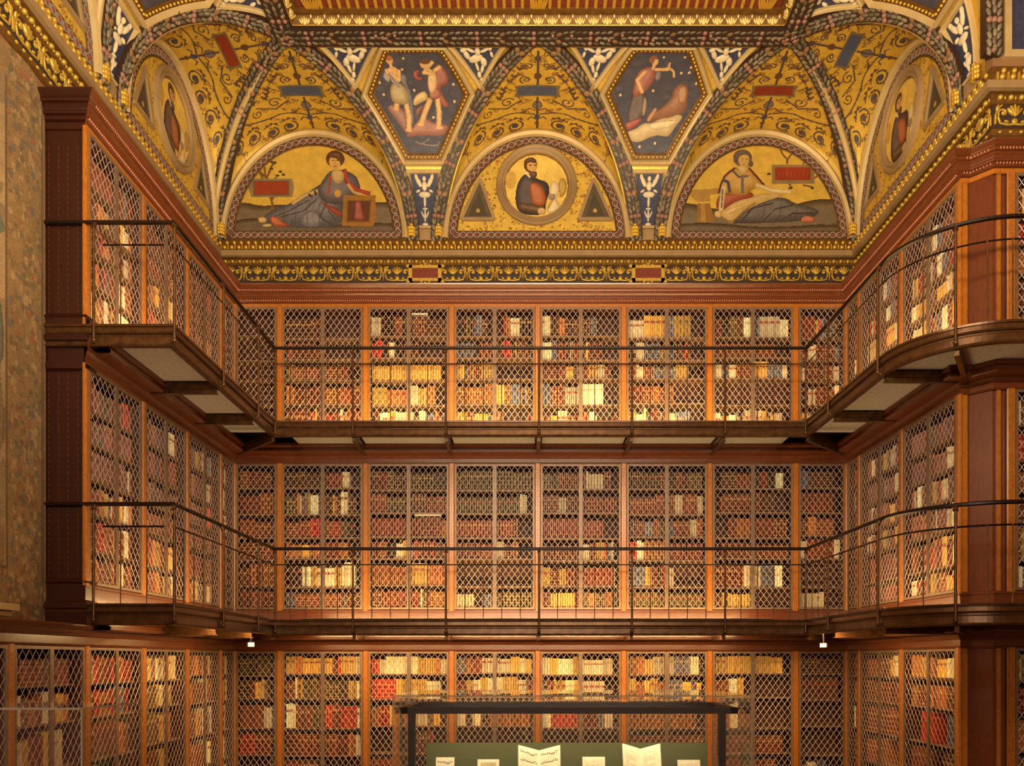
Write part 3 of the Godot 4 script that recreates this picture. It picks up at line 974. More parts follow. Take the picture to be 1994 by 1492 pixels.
func lunette(at: Transform3D, paint: Material, label: String, medallion: bool):
	var o := base("lunette_mural", at)
	tag(o, label, "mural", "painted lunettes at the foot of the vault")
	if not shared.has("lun"):
		var p := MB.new()      # the painted field
		var ring := lunette_ring(1.252, 1.478, 0.13)
		var uv := func(q: Vector3) -> Vector2: return Vector2((q.x + 1.45) / 2.9, (1.703 - q.y) / 1.703)
		var mid := Vector3(0, 0.5, 0.012)
		for i in 48:
			var q0: Vector3 = ring[i] + Vector3(0, 0, 0.012)
			var q1: Vector3 = ring[i + 1] + Vector3(0, 0, 0.012)
			p.tri(mid, q1, q0, Color.WHITE, Vector3.BACK, Vector3.BACK, Vector3.BACK, uv.call(mid), uv.call(q1), uv.call(q0))
		var e0: Vector3 = ring[0] + Vector3(0, 0, 0.012)
		var e1: Vector3 = ring[48] + Vector3(0, 0, 0.012)
		p.tri(mid, e0, e1, Color.WHITE, Vector3.BACK, Vector3.BACK, Vector3.BACK, uv.call(mid), uv.call(e0), uv.call(e1))
		var r := MB.new()      # the cream arch
		var prof := [[1.455, 1.685, 0.0], [1.455, 1.685, 0.07], [1.42, 1.65, 0.095], [1.38, 1.61, 0.07], [1.368, 1.598, 0.02]]
		for k in prof.size() - 1:
			var A := lunette_ring(prof[k][0], prof[k][1])
			var B := lunette_ring(prof[k + 1][0], prof[k + 1][1])
			for i in 48:
				r.quad(B[i] + Vector3(0, 0, prof[k + 1][2]), B[i + 1] + Vector3(0, 0, prof[k + 1][2]), A[i + 1] + Vector3(0, 0, prof[k][2]), A[i] + Vector3(0, 0, prof[k][2]))
		var g := MB.new()      # the chain band
		var back := srgb(92, 60, 36)
		var A2 := lunette_ring(1.368, 1.598)
		var B2 := lunette_ring(1.245, 1.47, 0.14)
		for i in 48:
			g.quad(B2[i] + Vector3(0, 0, 0.01), B2[i + 1] + Vector3(0, 0, 0.01), A2[i + 1] + Vector3(0, 0, 0.016), A2[i] + Vector3(0, 0, 0.016), back)
		g.box(Vector3(-1.368, 0.0, 0), Vector3(1.368, 0.14, 0.016), back)
		var grey := srgb(158, 140, 122)
		var red := srgb(142, 66, 44)
		var spots := []
		var C := []
		for i in 400:
			var th := PI * i / 399
			C.append(Vector3(-1.307 * cos(th), 1.536 * sin(th), 0.02))
		var acc := 0.0
		for i in 399:
			acc += C[i].distance_to(C[i + 1])
			if acc > 0.108 and C[i].y > 0.12:
				spots.append([C[i], (C[i + 1] - C[i]).normalized()])
				acc = 0.0
		for i in 24:
			spots.append([Vector3(-1.25 + i * 0.1087, 0.07, 0.02), Vector3.RIGHT])
		for sp in spots:
			var d: Vector3 = sp[1]
			var w := d.cross(Vector3.BACK)
			var pts := []
			for i in 11:
				pts.append(sp[0] + (d * cos(TAU * i / 10) + w * sin(TAU * i / 10)) * 0.042)
			for i in 10:
				g.bar(pts[i], pts[i + 1], Vector3.BACK, 0.016, 0.016, grey)
			g.ell(sp[0], d * 0.026, Vector3.BACK * 0.014, w * 0.026, red, 8, 4)
			g.bar(sp[0] + d * 0.04 + w * 0.03, sp[0] + d * 0.068 - w * 0.03, Vector3.BACK, 0.018, 0.014, grey)
		var fil := MB.new()
		fil.pipe(lunette_ring(1.243, 1.468, 0.14).map(func(q): return q + Vector3(0, 0, 0.014)), 0.012, 5)
		shared.lun = [p.mesh(), r.mesh(), g.mesh(), fil.mesh()]
		var md := MB.new()     # round frame of the medallion
		for k in 40:
			var a0 := TAU * k / 40
			var a1 := TAU * (k + 1) / 40
			var pr := [[0.50, 0.012], [0.505, 0.05], [0.53, 0.06], [0.545, 0.035], [0.57, 0.05], [0.60, 0.07], [0.625, 0.05], [0.632, 0.012]]
			for i in pr.size() - 1:
				var c := []
				for w in [[pr[i], a0], [pr[i + 1], a0], [pr[i + 1], a1], [pr[i], a1]]:
					c.append(Vector3(cos(w[1]) * w[0][0], 0.846 + sin(w[1]) * w[0][0], w[0][1]))
				md.quad(c[0], c[1], c[2], c[3])
		shared.med = [md.mesh()]
		for m in [-1.0, 1.0]:
			var tr := MB.new()
			var q := [Vector3(m * 0.66, 0.31, 0.02), Vector3(m * 1.17, 0.31, 0.02), Vector3(m * 0.88, 0.94, 0.02)]
			for i in 3:
				tr.bar(q[i], q[(i + 1) % 3], Vector3.BACK, 0.05, 0.05)
			shared.med.append(tr.mesh())
	obj("painted_field", shared.lun[0], paint, o)
	obj("arch_band", shared.lun[1], mats.cream, o)
	obj("guilloche_border", shared.lun[2], mats.tinted, o)
	obj("fillet", shared.lun[3], mats.gold_dark, o)
	if medallion:
		obj("medallion_frame", shared.med[0], mats.stone_band, o)
		obj("triangle_frame", shared.med[1], mats.stone_band, o)
		obj("triangle_frame", shared.med[2], mats.stone_band, o)

func pendentive(at: Transform3D, ceiling: Node3D, paint: Material, where: String, art: String, sides: Array):
	var o := obj("pendentive", shared.pend, mats.gold, ceiling, at)
	tag(o, "", "", "", "")
	var hin := V([-0.35, 2.55, 0.35, 2.55, 0.648, 1.97, 0.222, 1.22, -0.222, 1.22, -0.648, 1.97])
	var hout := V([-0.45, 2.665, 0.45, 2.665, 0.83, 1.975, 0.31, 1.05, -0.31, 1.05, -0.83, 1.975])
	if not shared.has("hexf"):
		var f := MB.new()
		inset_frame(f, hout, hin, V([0, 0, 0.0, 0.05, 0.12, 0.08, 0.3, 0.07, 0.42, 0.04, 0.46, 0.035]), Vector2.ZERO)
		var f2 := MB.new()
		inset_frame(f2, hout, hin, V([0.46, 0.035, 0.5, 0.02, 0.85, 0.02, 0.9, 0.035, 1.0, 0.03, 1.02, 0.0]), Vector2.ZERO)
		var bd := MB.new()
		inset_beads(bd, hout, hin, 0.68, 0.056, 0.02, 0.03)
		shared.hexf = [f.mesh(), f2.mesh(), bd.mesh(), flat_patch(hin, 0.02, Rect2(-0.66, 1.22, 1.32, 1.33)).mesh()]
		shared.tri = []
		for m in [-1.0, 1.0]:
			var q := V([-1.21, 2.64, -0.56, 2.64, -0.9, 2.13])
			if m > 0:
				q = V([0.56, 2.64, 1.21, 2.64, 0.9, 2.13])
			var cen: Vector2 = (q[0] + q[1] + q[2]) / 3
			var out := q.map(func(x): return cen + (x - cen) * 1.34)
			for i in 3:
				out[i].y = minf(out[i].y, 2.73)
			var fr := MB.new()
			inset_frame(fr, out, q, V([0, 0, 0, 0.045, 0.3, 0.06, 0.7, 0.05, 0.9, 0.035, 1.0, 0.0]), Vector2.ZERO)
			shared.tri.append([fr.mesh(), flat_patch(q, 0.008, Rect2(-1.3, 2, 2.6, 1)).mesh(), rider(m * 0.89, 2.45, 0.78, m).mesh()])
		var bq := V([-0.21, 0.944, 0.21, 0.944, 0.107, 0.225, -0.107, 0.225])
		var bo := V([-0.29, 1.0, 0.29, 1.0, 0.165, 0.165, -0.165, 0.165])
		var bf := MB.new()
		inset_frame(bf, bo, bq, V([0, 0, 0, 0.045, 0.3, 0.06, 0.7, 0.045, 1.0, 0.0]), Vector2.ZERO)
		shared.basep = [bf.mesh(), flat_patch(bq, 0.008).mesh(), winged(0, 0.16).mesh()]
	var h := base("hexagonal_painting", at)
	tag(h, art, "painting", "six-sided paintings between the vault cells")
	obj("frame", shared.hexf[0], mats.cream, h)
	obj("inner_moulding", shared.hexf[1], mats.gold_dark, h)
	obj("bead_trim", shared.hexf[2], mats.gold_bright, h)
	obj("canvas", shared.hexf[3], paint, h)
	for i in 2:
		var r := base("relief_panel", at)
		tag(r, "triangular blue relief of a white sea rider, %s of %s" % [sides[i], where], "relief", "triangular stucco reliefs")
		obj("frame", shared.tri[i][0], mats.cream, r)
		obj("ground", shared.tri[i][1], mats.lapis, r)
		obj("rider_figure", shared.tri[i][2], mats.stucco, r)
	var s := base("relief_panel", at)
	tag(s, "narrow blue relief of a white winged figure below " + where, "relief", "narrow stucco reliefs")
	obj("frame", shared.basep[0], mats.cream, s)
	obj("ground", shared.basep[1], mats.lapis, s)
	obj("winged_figure", shared.basep[2], mats.stucco, s)
	var k := MB.new()
	k.box(Vector3(-0.15, -0.02, 0), Vector3(0.15, 0.14, 0.05))
	obj("impost_block", k, mats.stone_band, ceiling, at)
	for m in [-1.0, 1.0]:
		obj("gilt_boss", boss(), mats.gold_bright, ceiling, at * Transform3D(Basis.IDENTITY, Vector3(m * 0.21, 0.09, 0.06)))

func boss() -> Mesh:
	if not shared.has("boss"):
		var b := MB.new()
		for r in [[0.0, 0.055, 0.04], [0.05, 0.045, 0.035], [-0.05, 0.05, 0.04]]:
			for k in 5:
				var a := PI * (k + 0.5) / 5
				b.ell(Vector3(cos(a) * 0.045, r[0] + sin(a) * 0.01, sin(a) * 0.04), Vector3(0.028, 0, 0), Vector3(0, r[2], 0), Vector3(0, 0, 0.028), Color.WHITE, 6, 4)
		b.ell(Vector3(0, 0.1, 0.03), Vector3(0.03, 0, 0), Vector3(0, 0.03, 0), Vector3(0, 0, 0.03), Color.WHITE, 6, 4)
		shared.boss = b.mesh()
	return shared.boss

func build_vault():
	arc_table()
	var ce := base("ceiling")
	tag(ce, "gilded and painted vault with a coffered flat centre", "", "", "structure")
	var slab := MB.new()
	slab.box(Vector3(-5.3, 10.66, -13.0), Vector3(7.0, 10.9, 5.0))
	obj("ceiling_slab", slab, mats.plaster, ce)
	# flat border between the cove and the gilt frame
	var x0 := XC - LP - 0.06
	var x1 := XC + LP + 0.06
	var z0 := ZW + CD - 0.06
	var bo := MB.new()
	bo.box(Vector3(x0, 10.40, z0), Vector3(x1, 10.44, -10.6))
	bo.box(Vector3(x0, 10.40, -10.6), Vector3(-3.0, 10.44, 3.0))
	bo.box(Vector3(3.32, 10.40, -10.6), Vector3(x1, 10.44, 3.0))
	obj("border_band", bo, mats.gold_dark, ce)
	var path := [Vector3(-3.10, 0, -10.74), Vector3(3.42, 0, -10.74), Vector3(3.42, 0, 2.0), Vector3(-3.10, 0, 2.0)]
	var fr := MB.new()
	fr.sweep(path, V([-0.02, 10.40, -0.015, 10.32, 0.0, 10.302, 0.004, 10.308]), true)
	var lb := MB.new()
	lb.sweep(path, V([0.004, 10.308, 0.06, 10.418]), true)
	obj("leaf_band", lb, mats.gold_dark, ce)
	fr.sweep(path, V([0.06, 10.418, 0.065, 10.412, 0.085, 10.416, 0.09, 10.43]), true)
	obj("gilt_frame", fr, mats.gold, ce)
	mat("gold_pale", Color8(240, 212, 132), 0.4, 0.3)
	var fl := MB.new()
	fl.sweep(path, V([0.09, 10.43, 0.105, 10.445, 0.40, 10.475, 0.44, 10.46, 0.47, 10.5, 0.6, 10.6, 1.2, 10.6, 3.3, 10.62]), true)
	obj("fluted_band", fl, mats.rust, ce)
	var lf := MB.new()      # one gilt leaf of the frame's moulding
	for k in [-2, -1, 0, 1, 2]:
		lf.ell(Vector3(k * 0.026, 0.062 - absf(k) * 0.009, 0.006), Vector3(0.016, -k * 0.003, 0), Vector3(k * 0.010, 0.042 - absf(k) * 0.004, 0), Vector3(0, 0, 0.016), Color.WHITE, 6, 4)
	lf.ell(Vector3(0, 0.03, 0.008), Vector3(0.03, 0, 0), Vector3(0, 0.03, 0), Vector3(0, 0, 0.016), Color.WHITE, 6, 4)
	lf.ell(Vector3(0.088, 0.1, 0.002), Vector3(0.014, 0, 0), Vector3(0, 0.03, 0), Vector3(0, 0, 0.01), Color.WHITE, 6, 4)
	shared.leaf = lf.mesh()
	var tilt := Basis(Vector3.RIGHT, atan2(0.06, 0.116))
	for k in 35:
		obj("gilt_leaf", shared.leaf, mats.gold_pale, ce, Transform3D(tilt, Vector3(-2.93 + k * 0.1818, 10.302, -10.738)))
	for m in 2:
		for k in 9:
			obj("gilt_leaf", shared.leaf, mats.gold_pale, ce, Transform3D(Basis(Vector3.UP, PI / 2 if m == 0 else -PI / 2) * tilt, Vector3(-3.098 if m == 0 else 3.418, 10.302, -10.6 + k * 0.1818)))
	var rd := MB.new()
	rd.tube(Vector3(0, 0, 0), Vector3(0, 0.022, 0.27), 0.026, 0.026, 8)
	rd.ell(Vector3(0, 0, 0), Vector3(0.028, 0, 0), Vector3(0, 0.02, 0), Vector3(0, 0, 0.028), Color.WHITE, 8, 5)
	shared.flute = rd.mesh()
	for k in 49:
		obj("gilt_flute", shared.flute, mats.gold_bright, ce, Transform3D(Basis.IDENTITY, Vector3(-2.68 + k * 0.1195, 10.44, -10.60)))
	for x in [-2.8, 0.16, 3.12]:
		var ac := MB.new()
		for k in 7:
			ac.ell(Vector3((k - 3) * 0.03, 0.0, 0.05 + 0.01 * absf(k - 3)), Vector3(0.02, 0, 0), Vector3(0, 0.02, 0), Vector3((k - 3) * 0.012, 0.01, 0.12), Color.WHITE, 6, 4)
		obj("acanthus_leaf", ac, mats.gold_bright, ce, Transform3D(Basis.IDENTITY, Vector3(x, 10.43, -10.62)))
	# cells and pendentives
	shared.sev = severy_mesh().mesh()
	shared.seve = severy_edge_mesh(0.022).mesh()
	shared.sevw = severy_edge_mesh(0.045).mesh()
	shared.pend = pendentive_mesh().mesh()
	var sb := painted("severy_blue", paint_severy(Color8(84, 92, 118)), 0.5, 0.3)
	var sr := painted("severy_red", paint_severy(Color8(146, 58, 34)), 0.5, 0.3)
	var woman := painted("mural_woman", paint_reader(false), 0.55, 0.2)
	var reader := painted("mural_reader", paint_reader(true), 0.55, 0.2)
	var sculptor := painted("mural_sculptor", paint_medallion(false), 0.55, 0.2)
	var robed := painted("mural_robed", paint_medallion(true), 0.55, 0.2)
	var zl := ZW + CD - 0.03    # middle of the side walls' first lunette
	var places := [
		[back_at(XC - LP, HB, ZW), sb, woman, false, "gold lunette mural of a woman in grey robes leaning on a framed picture"],
		[back_at(XC, HB, ZW), sb, sculptor, true, "gold lunette mural with a round portrait of a bearded man in an orange apron"],
		[back_at(XC + LP, HB, ZW), sr, reader, false, "gold lunette mural of a woman reading a big open book beside a column"],
		[left_at(XWL, HB, zl), sr, robed, true, "gold lunette mural with round portrait above the cornice over the tapestry wall"],
		[right_at(XWR, HB, zl), sb, robed, true, "gold lunette mural with round portrait above the curved gallery"],
		[left_at(XWL, HB, zl + LP), sb, sculptor, true, "dark edge of a gold lunette mural directly above the tapestry"],
	]
	for k in places.size():
		var p = places[k]
		obj("vault_cell", shared.sev, p[1], ce, p[0])
		obj("cell_edge", shared.seve if k < 3 else shared.sevw, mats.gold if k < 3 else mats.cream, ce, p[0])
		lunette(p[0], p[2], p[4], p[3])
		# garlands on both groins
		for m in [-1.0, 1.0]:
			var corner: bool = (k == 0 and m < 0) or (k == 3 and m > 0) or (k == 2 and m > 0) or (k == 4 and m < 0)
			if corner and k > 2:
				continue
			var pts := []
			var nr := []
			for i in 21:
				var s := pow(i / 20.0, 1.6)
				var q := groin(m, s)
				var sh := 0.095
				if corner:
					sh = 0.06
				q.x += m * sh
				pts.append(q)
				var a := acos(1 - s)
				nr.append(Vector3(0, -CD * sin(a), RISE * cos(a) + 0.001).normalized())
			obj("garland", garland_mesh(pts, nr, 0.21, 40 + k), mats.tinted, ce, p[0])
	var night_a := painted("hexagon_a", paint_hexagon(false), 0.55, 0.1)
	var night_b := painted("hexagon_b", paint_hexagon(true), 0.55, 0.1)
	pendentive(back_at(XC - LP / 2, HB, ZW), ce, night_a, "the two standing figures", "six-sided night painting of two standing figures on a rosy cloud", ["tapestry side", "bay side"])
	pendentive(back_at(XC + LP / 2, HB, ZW), ce, night_b, "the painted beast", "six-sided night painting of a draped figure and a beast on cream cloud", ["tapestry side", "bay side"])
	pendentive(left_at(XWL, HB, zl + LP / 2), ce, night_b, "the tapestry-wall painting", "six-sided framed painting cut by the frame, above the tapestry wall's portrait", ["near side", "corner side"])
	pendentive(right_at(XWR, HB, zl + LP / 2), ce, night_a, "the curved-gallery painting", "six-sided framed painting cut by the frame, above the curved gallery's portrait", ["corner side", "near side"])
	# garland round the flat centre
	var up := Vector3.DOWN
	var gb := garland_mesh([Vector3(x0 + 0.06, 10.39, z0 + 0.18), Vector3(x1 - 0.06, 10.39, z0 + 0.18)], [up, up], 0.32, 71)
	obj("garland", gb, mats.tinted, ce)
	for x in [x0 + 0.1, x1 - 0.1]:
		obj("garland", garland_mesh([Vector3(x, 10.39, z0 + 0.12), Vector3(x, 10.39, -5.0)], [up, up], 0.29, 72), mats.tinted, ce)
		var st := MB.new()
		for i in 10:
			var a := TAU * i / 10
			st.ell(Vector3(cos(a) * 0.12, 0, sin(a) * 0.12), Vector3(cos(a), 0, sin(a)) * 0.09, Vector3(0, 0.05, 0), Vector3(-sin(a), 0, cos(a)) * 0.045, srgb(120, 102, 80), 6, 4)
		for i in 5:
			var a := TAU * i / 5
			st.ell(Vector3(cos(a) * 0.06, -0.04, sin(a) * 0.06), Vector3(0.035, 0, 0), Vector3(0, 0.035, 0), Vector3(0, 0, 0.035), srgb(184, 124, 100), 6, 4)
		obj("garland_knot", st, mats.tinted, ce, back_at(x, 10.36, z0 + 0.12))
	for x in [XWL + 0.12, XWR - 0.12]:
		obj("gilt_boss", boss(), mats.gold_bright, ce, Transform3D(Basis(Vector3.UP, PI / 4 if x < 0 else -PI / 4), Vector3(x, HB + 0.09, ZW + 0.12)))

func pier_relief():
	# over the pier: a garland and a tall blue relief panel on the face of the bay
	var o := base("relief_panel", back_at(5.62, 8.62, -8.97))
	tag(o, "tall blue relief with white vase ornament over the pier at the frame edge", "relief")
	var f := MB.new()
	for q in [[-0.36, -0.08, -0.28, 1.72], [0.28, -0.08, 0.36, 1.72], [-0.28, -0.08, 0.28, 0.0], [-0.28, 1.64, 0.28, 1.72]]:
		f.box(Vector3(q[0], q[1], 0), Vector3(q[2], q[3], 0.05))
	obj("frame", f, mats.cream, o)
	f = MB.new()
	f.box(Vector3(-0.28, 0, 0), Vector3(0.28, 1.64, 0.012))
	obj("ground", f, mats.lapis, o)
	f = MB.new()
	for a in [[0, 0.12, 0.1, 0.04], [0, 0.22, 0.03, 0.09], [0, 0.38, 0.11, 0.09], [0, 0.52, 0.04, 0.08], [0, 0.68, 0.14, 0.1], [-0.16, 0.75, 0.06, 0.12], [0.16, 0.75, 0.06, 0.12], [0, 0.92, 0.05, 0.16], [-0.12, 1.1, 0.1, 0.05], [0.12, 1.1, 0.1, 0.05], [0, 1.3, 0.06, 0.2]]:
		f.ell(Vector3(a[0], a[1], 0.015), Vector3(a[2], 0, 0), Vector3(0, a[3], 0), Vector3(0, 0, 0.04), Color.WHITE, 8, 5)
	obj("vase_ornament", f, mats.stucco, o)
	obj("garland", garland_mesh([Vector3(-0.5, -0.05, 0.04), Vector3(-0.5, 1.76, 0.04)], [Vector3.BACK, Vector3.BACK], 0.2, 91), mats.tinted, o)

func build_shell():
	var w := MB.new()
	w.box(Vector3(-5.3, 0, -13.0), Vector3(7.0, 10.7, ZW - 0.005))
	tag(obj("wall_back", w, mats.gold), "gilded plaster wall behind the far bookcases", "", "", "structure")
	w = MB.new()
	w.box(Vector3(-5.3, 0, -13.0), Vector3(XWL - 0.005, 10.7, 5.0))
	tag(obj("wall_left", w, mats.pink_plaster), "plaster wall behind the tapestry", "", "", "structure")
	w = MB.new()
	w.box(Vector3(XWR + 0.005, 7.45, ZW), Vector3(7.0, 10.7, -8.97))
	w.box(Vector3(XWR + 0.005, 0, ZW), Vector3(7.0, 7.5, -9.24))
	w.box(Vector3(6.62, 0, -9.3), Vector3(7.0, 10.7, 5.0))
	tag(obj("wall_right", w, mats.plaster), "pier and wall behind the curved gallery", "", "", "structure")
	w = MB.new()
	w.box(Vector3(-5.3, 0, 4.6), Vector3(7.0, 10.7, 5.0))
	tag(obj("wall_front", w, mats.plaster), "wall behind the viewer", "", "", "structure")
	w = MB.new()
	w.box(Vector3(-5.3, -0.2, -13.0), Vector3(7.0, 0, 5.0))
	tag(obj("floor", w, mats.parquet), "wooden floor of the library", "", "", "structure")

func gilt_cornice():
	var o := base("trim_1")
	tag(o, "gilded cornice and scrolling frieze below the vault", "", "", "structure")
	var path := [Vector3(XWL, 0, 2.0), Vector3(XWL, 0, ZW), Vector3(XWR, 0, ZW), Vector3(XWR, 0, -8.96), Vector3(6.62, 0, -8.96)]
	var a := MB.new()
	a.sweep(path, V([0, 7.66, 0.035, 7.68, 0.035, 7.74, 0.015, 7.765, 0.0, 7.78]))
	a.sweep(path, V([0, 8.03, 0.02, 8.035, 0.035, 8.05, 0.035, 8.125, 0.09, 8.135]))
	a.sweep(path, V([0.11, 8.222, 0.1, 8.235, 0.085, 8.245, 0.055, 8.35, 0.03, 8.44, 0.0, 8.45]))
	obj("gilt_moulding", a, mats.gold_dark, o)
	a = MB.new()
	a.sweep(path, V([0, 7.78, 0.004, 7.78, 0.004, 8.03, 0, 8.03]))
	obj("frieze_ground", a, mats.frieze_ground, o)
	a = MB.new()
	a.sweep(path, V([0.08, 8.132, 0.13, 8.138, 0.13, 8.222, 0.1, 8.225]))
	obj("corona_band", a, mats.stone_band, o)
	var egg := MB.new()
	var ball := MB.new()
	var pal := MB.new()      # one palmette with its scrolls
	for k in [-2, -1, 0, 1, 2]:
		var t: float = k * 0.36
		pal.ell(Vector3(sin(t) * 0.07, 0.10 + cos(t) * 0.07, 0.014), Vector3(cos(t), -sin(t), 0) * 0.021, Vector3(sin(t), cos(t), 0) * (0.078 - 0.008 * absf(k)), Vector3(0, 0, 0.026), Color.WHITE, 6, 4)
	pal.ell(Vector3(0, 0.05, 0.014), Vector3(0.04, 0, 0), Vector3(0, 0.035, 0), Vector3(0, 0, 0.022), Color.WHITE, 6, 4)
	for m in [-1.0, 1.0]:
		var pts := []
		for i in 13:
			var g := -0.6 + i * 0.42
			var r := 0.056 * (1.0 - i * 0.055)
			pts.append(Vector3(m * (0.13 + cos(g) * r), 0.14 + sin(g) * r, 0.014))
		pal.pipe(pts, 0.013, 5)
		pal.pipe([Vector3(0, 0.022, 0.012), Vector3(m * 0.07, 0.014, 0.012), Vector3(m * 0.16, 0.03, 0.012), Vector3(m * 0.185, 0.1, 0.012)], 0.014, 5)
		pal.pipe([Vector3(m * 0.215, 0.02, 0.012), Vector3(m * 0.212, 0.12, 0.012), Vector3(m * 0.175, 0.2, 0.012), Vector3(m * 0.14, 0.23, 0.012)], 0.014, 5)
		pal.ell(Vector3(m * 0.19, 0.2, 0.012), Vector3(0.02, 0.006, 0), Vector3(-0.01 * m, 0.04, 0), Vector3(0, 0, 0.018), Color.WHITE, 6, 4)
		pal.ell(Vector3(m * 0.13, 0.14, 0.014), Vector3(0.024, 0, 0), Vector3(0, 0.024, 0), Vector3(0, 0, 0.02), Color.WHITE, 6, 4)
		pal.ell(Vector3(m * 0.09, 0.05, 0.012), Vector3(0.03, 0.01 * m, 0), Vector3(0, 0.016, 0), Vector3(0, 0, 0.016), Color.WHITE, 6, 4)
	shared.pal = pal.mesh()
	var runs := [[left_at(XWL, 0, -4.5), 8.0, 1], [back_at(XWL, 0, ZW), XWR - XWL, 0], [right_at(XWR, 0, ZW), -8.96 - ZW, 2], [back_at(XWR, 0, -8.96), 1.4, 3]]
	for r in runs:
		var t: Transform3D = r[0]
		var n := int(r[1] / 0.109)
		for k in n:
			var x: float = (k + 0.5) * r[1] / n
			var bx := t.basis * Vector3(1, 0, 0)
			var bz := t.basis * Vector3(0, 0, 1)
			egg.ell(t * Vector3(x, 8.285, 0.085), bx * 0.034, Vector3(0, 0.034, 0), bz * 0.03, Color.WHITE, 6, 4)
			egg.ell(t * Vector3(x + 0.03, 8.37, 0.06), bx * 0.03, Vector3(0, 0.03, 0), bz * 0.026, Color.WHITE, 6, 4)
			egg.box(t * Vector3(x - 0.055 - 0.008, 8.25, 0.07), t * Vector3(x - 0.055 + 0.008, 8.33, 0.1))
			ball.ell(t * Vector3(x, 8.085, 0.045), bx * 0.032, Vector3(0, 0.03, 0), bz * 0.03, Color.WHITE, 8, 5)
			ball.ell(t * Vector3(x + 0.0545, 8.085, 0.04), bx * 0.012, Vector3(0, 0.022, 0), bz * 0.012, Color.WHITE, 5, 4)
			ball.ell(t * Vector3(x, 7.71, 0.04), bx * 0.024, Vector3(0, 0.018, 0), bz * 0.014, Color.WHITE, 6, 4)
		var m := int(r[1] / 0.43)
		for k in m:
			var x: float = (k + 0.5) * r[1] / m
			if r[2] == 0 and (absf(x + XWL - (XC - 1.73)) < 0.3 or absf(x + XWL - (XC + 1.73)) < 0.3):
				continue
			obj("palmette", shared.pal, mats.gold, o, t * Transform3D(Basis.IDENTITY, Vector3(x, 7.79, 0.004)))
	obj("egg_and_dart_trim", egg, mats.gold_bright, o)
	obj("bead_trim", ball, mats.gold, o)
	for m in [-1.0, 1.0]:      # red tablets with scrolled gilt frames
		var at := back_at(XC + m * 1.73, 7.9, ZW)
		var f := MB.new()
		for q in [[-0.25, -0.12, 0.25, -0.075], [-0.25, 0.08, 0.25, 0.125], [-0.25, -0.12, -0.2, 0.125], [0.2, -0.12, 0.25, 0.125]]:
			f.box(Vector3(q[0], q[1], 0.0), Vector3(q[2], q[3], 0.06))
		for q in [[-1, 1], [1, 1], [-1, -1], [1, -1]]:
			f.ell(Vector3(q[0] * 0.27, q[1] * 0.12, 0.03), Vector3(0.04, 0, 0), Vector3(0, 0.035, 0), Vector3(0, 0, 0.04), Color.WHITE, 8, 5)
		for x in [-0.06, 0.0, 0.06]:
			f.ell(Vector3(x, 0.15 - absf(x) * 0.3, 0.03), Vector3(0.035, 0, 0), Vector3(0, 0.025, 0), Vector3(0, 0, 0.03), Color.WHITE, 6, 4)
			f.ell(Vector3(x, -0.14 + absf(x) * 0.3, 0.03), Vector3(0.03, 0, 0), Vector3(0, 0.02, 0), Vector3(0, 0, 0.03), Color.WHITE, 6, 4)
		obj("tablet_frame", f, mats.gold, o, at)
		var r := MB.new()
		r.box(Vector3(-0.2, -0.075, 0.0), Vector3(0.2, 0.08, 0.03))
		obj("red_tablet", r, mats.rust, o, at)

# ---------------------------------------------------------------- joinery
func case_path(z_front: float, low: bool) -> Array:
	var p := []
	if low:
		p = [Vector3(XL, 0, -4.6)]
	else:
		p = [Vector3(XWL, 0, z_front), Vector3(XL, 0, z_front)]
	p.append_array([Vector3(XL, 0, ZC), Vector3(XR, 0, ZC), Vector3(XR, 0, -9.02), Vector3(4.93, 0, -9.02), Vector3(5.09, 0, -8.84), Vector3(6.62, 0, -8.84)])
	return p

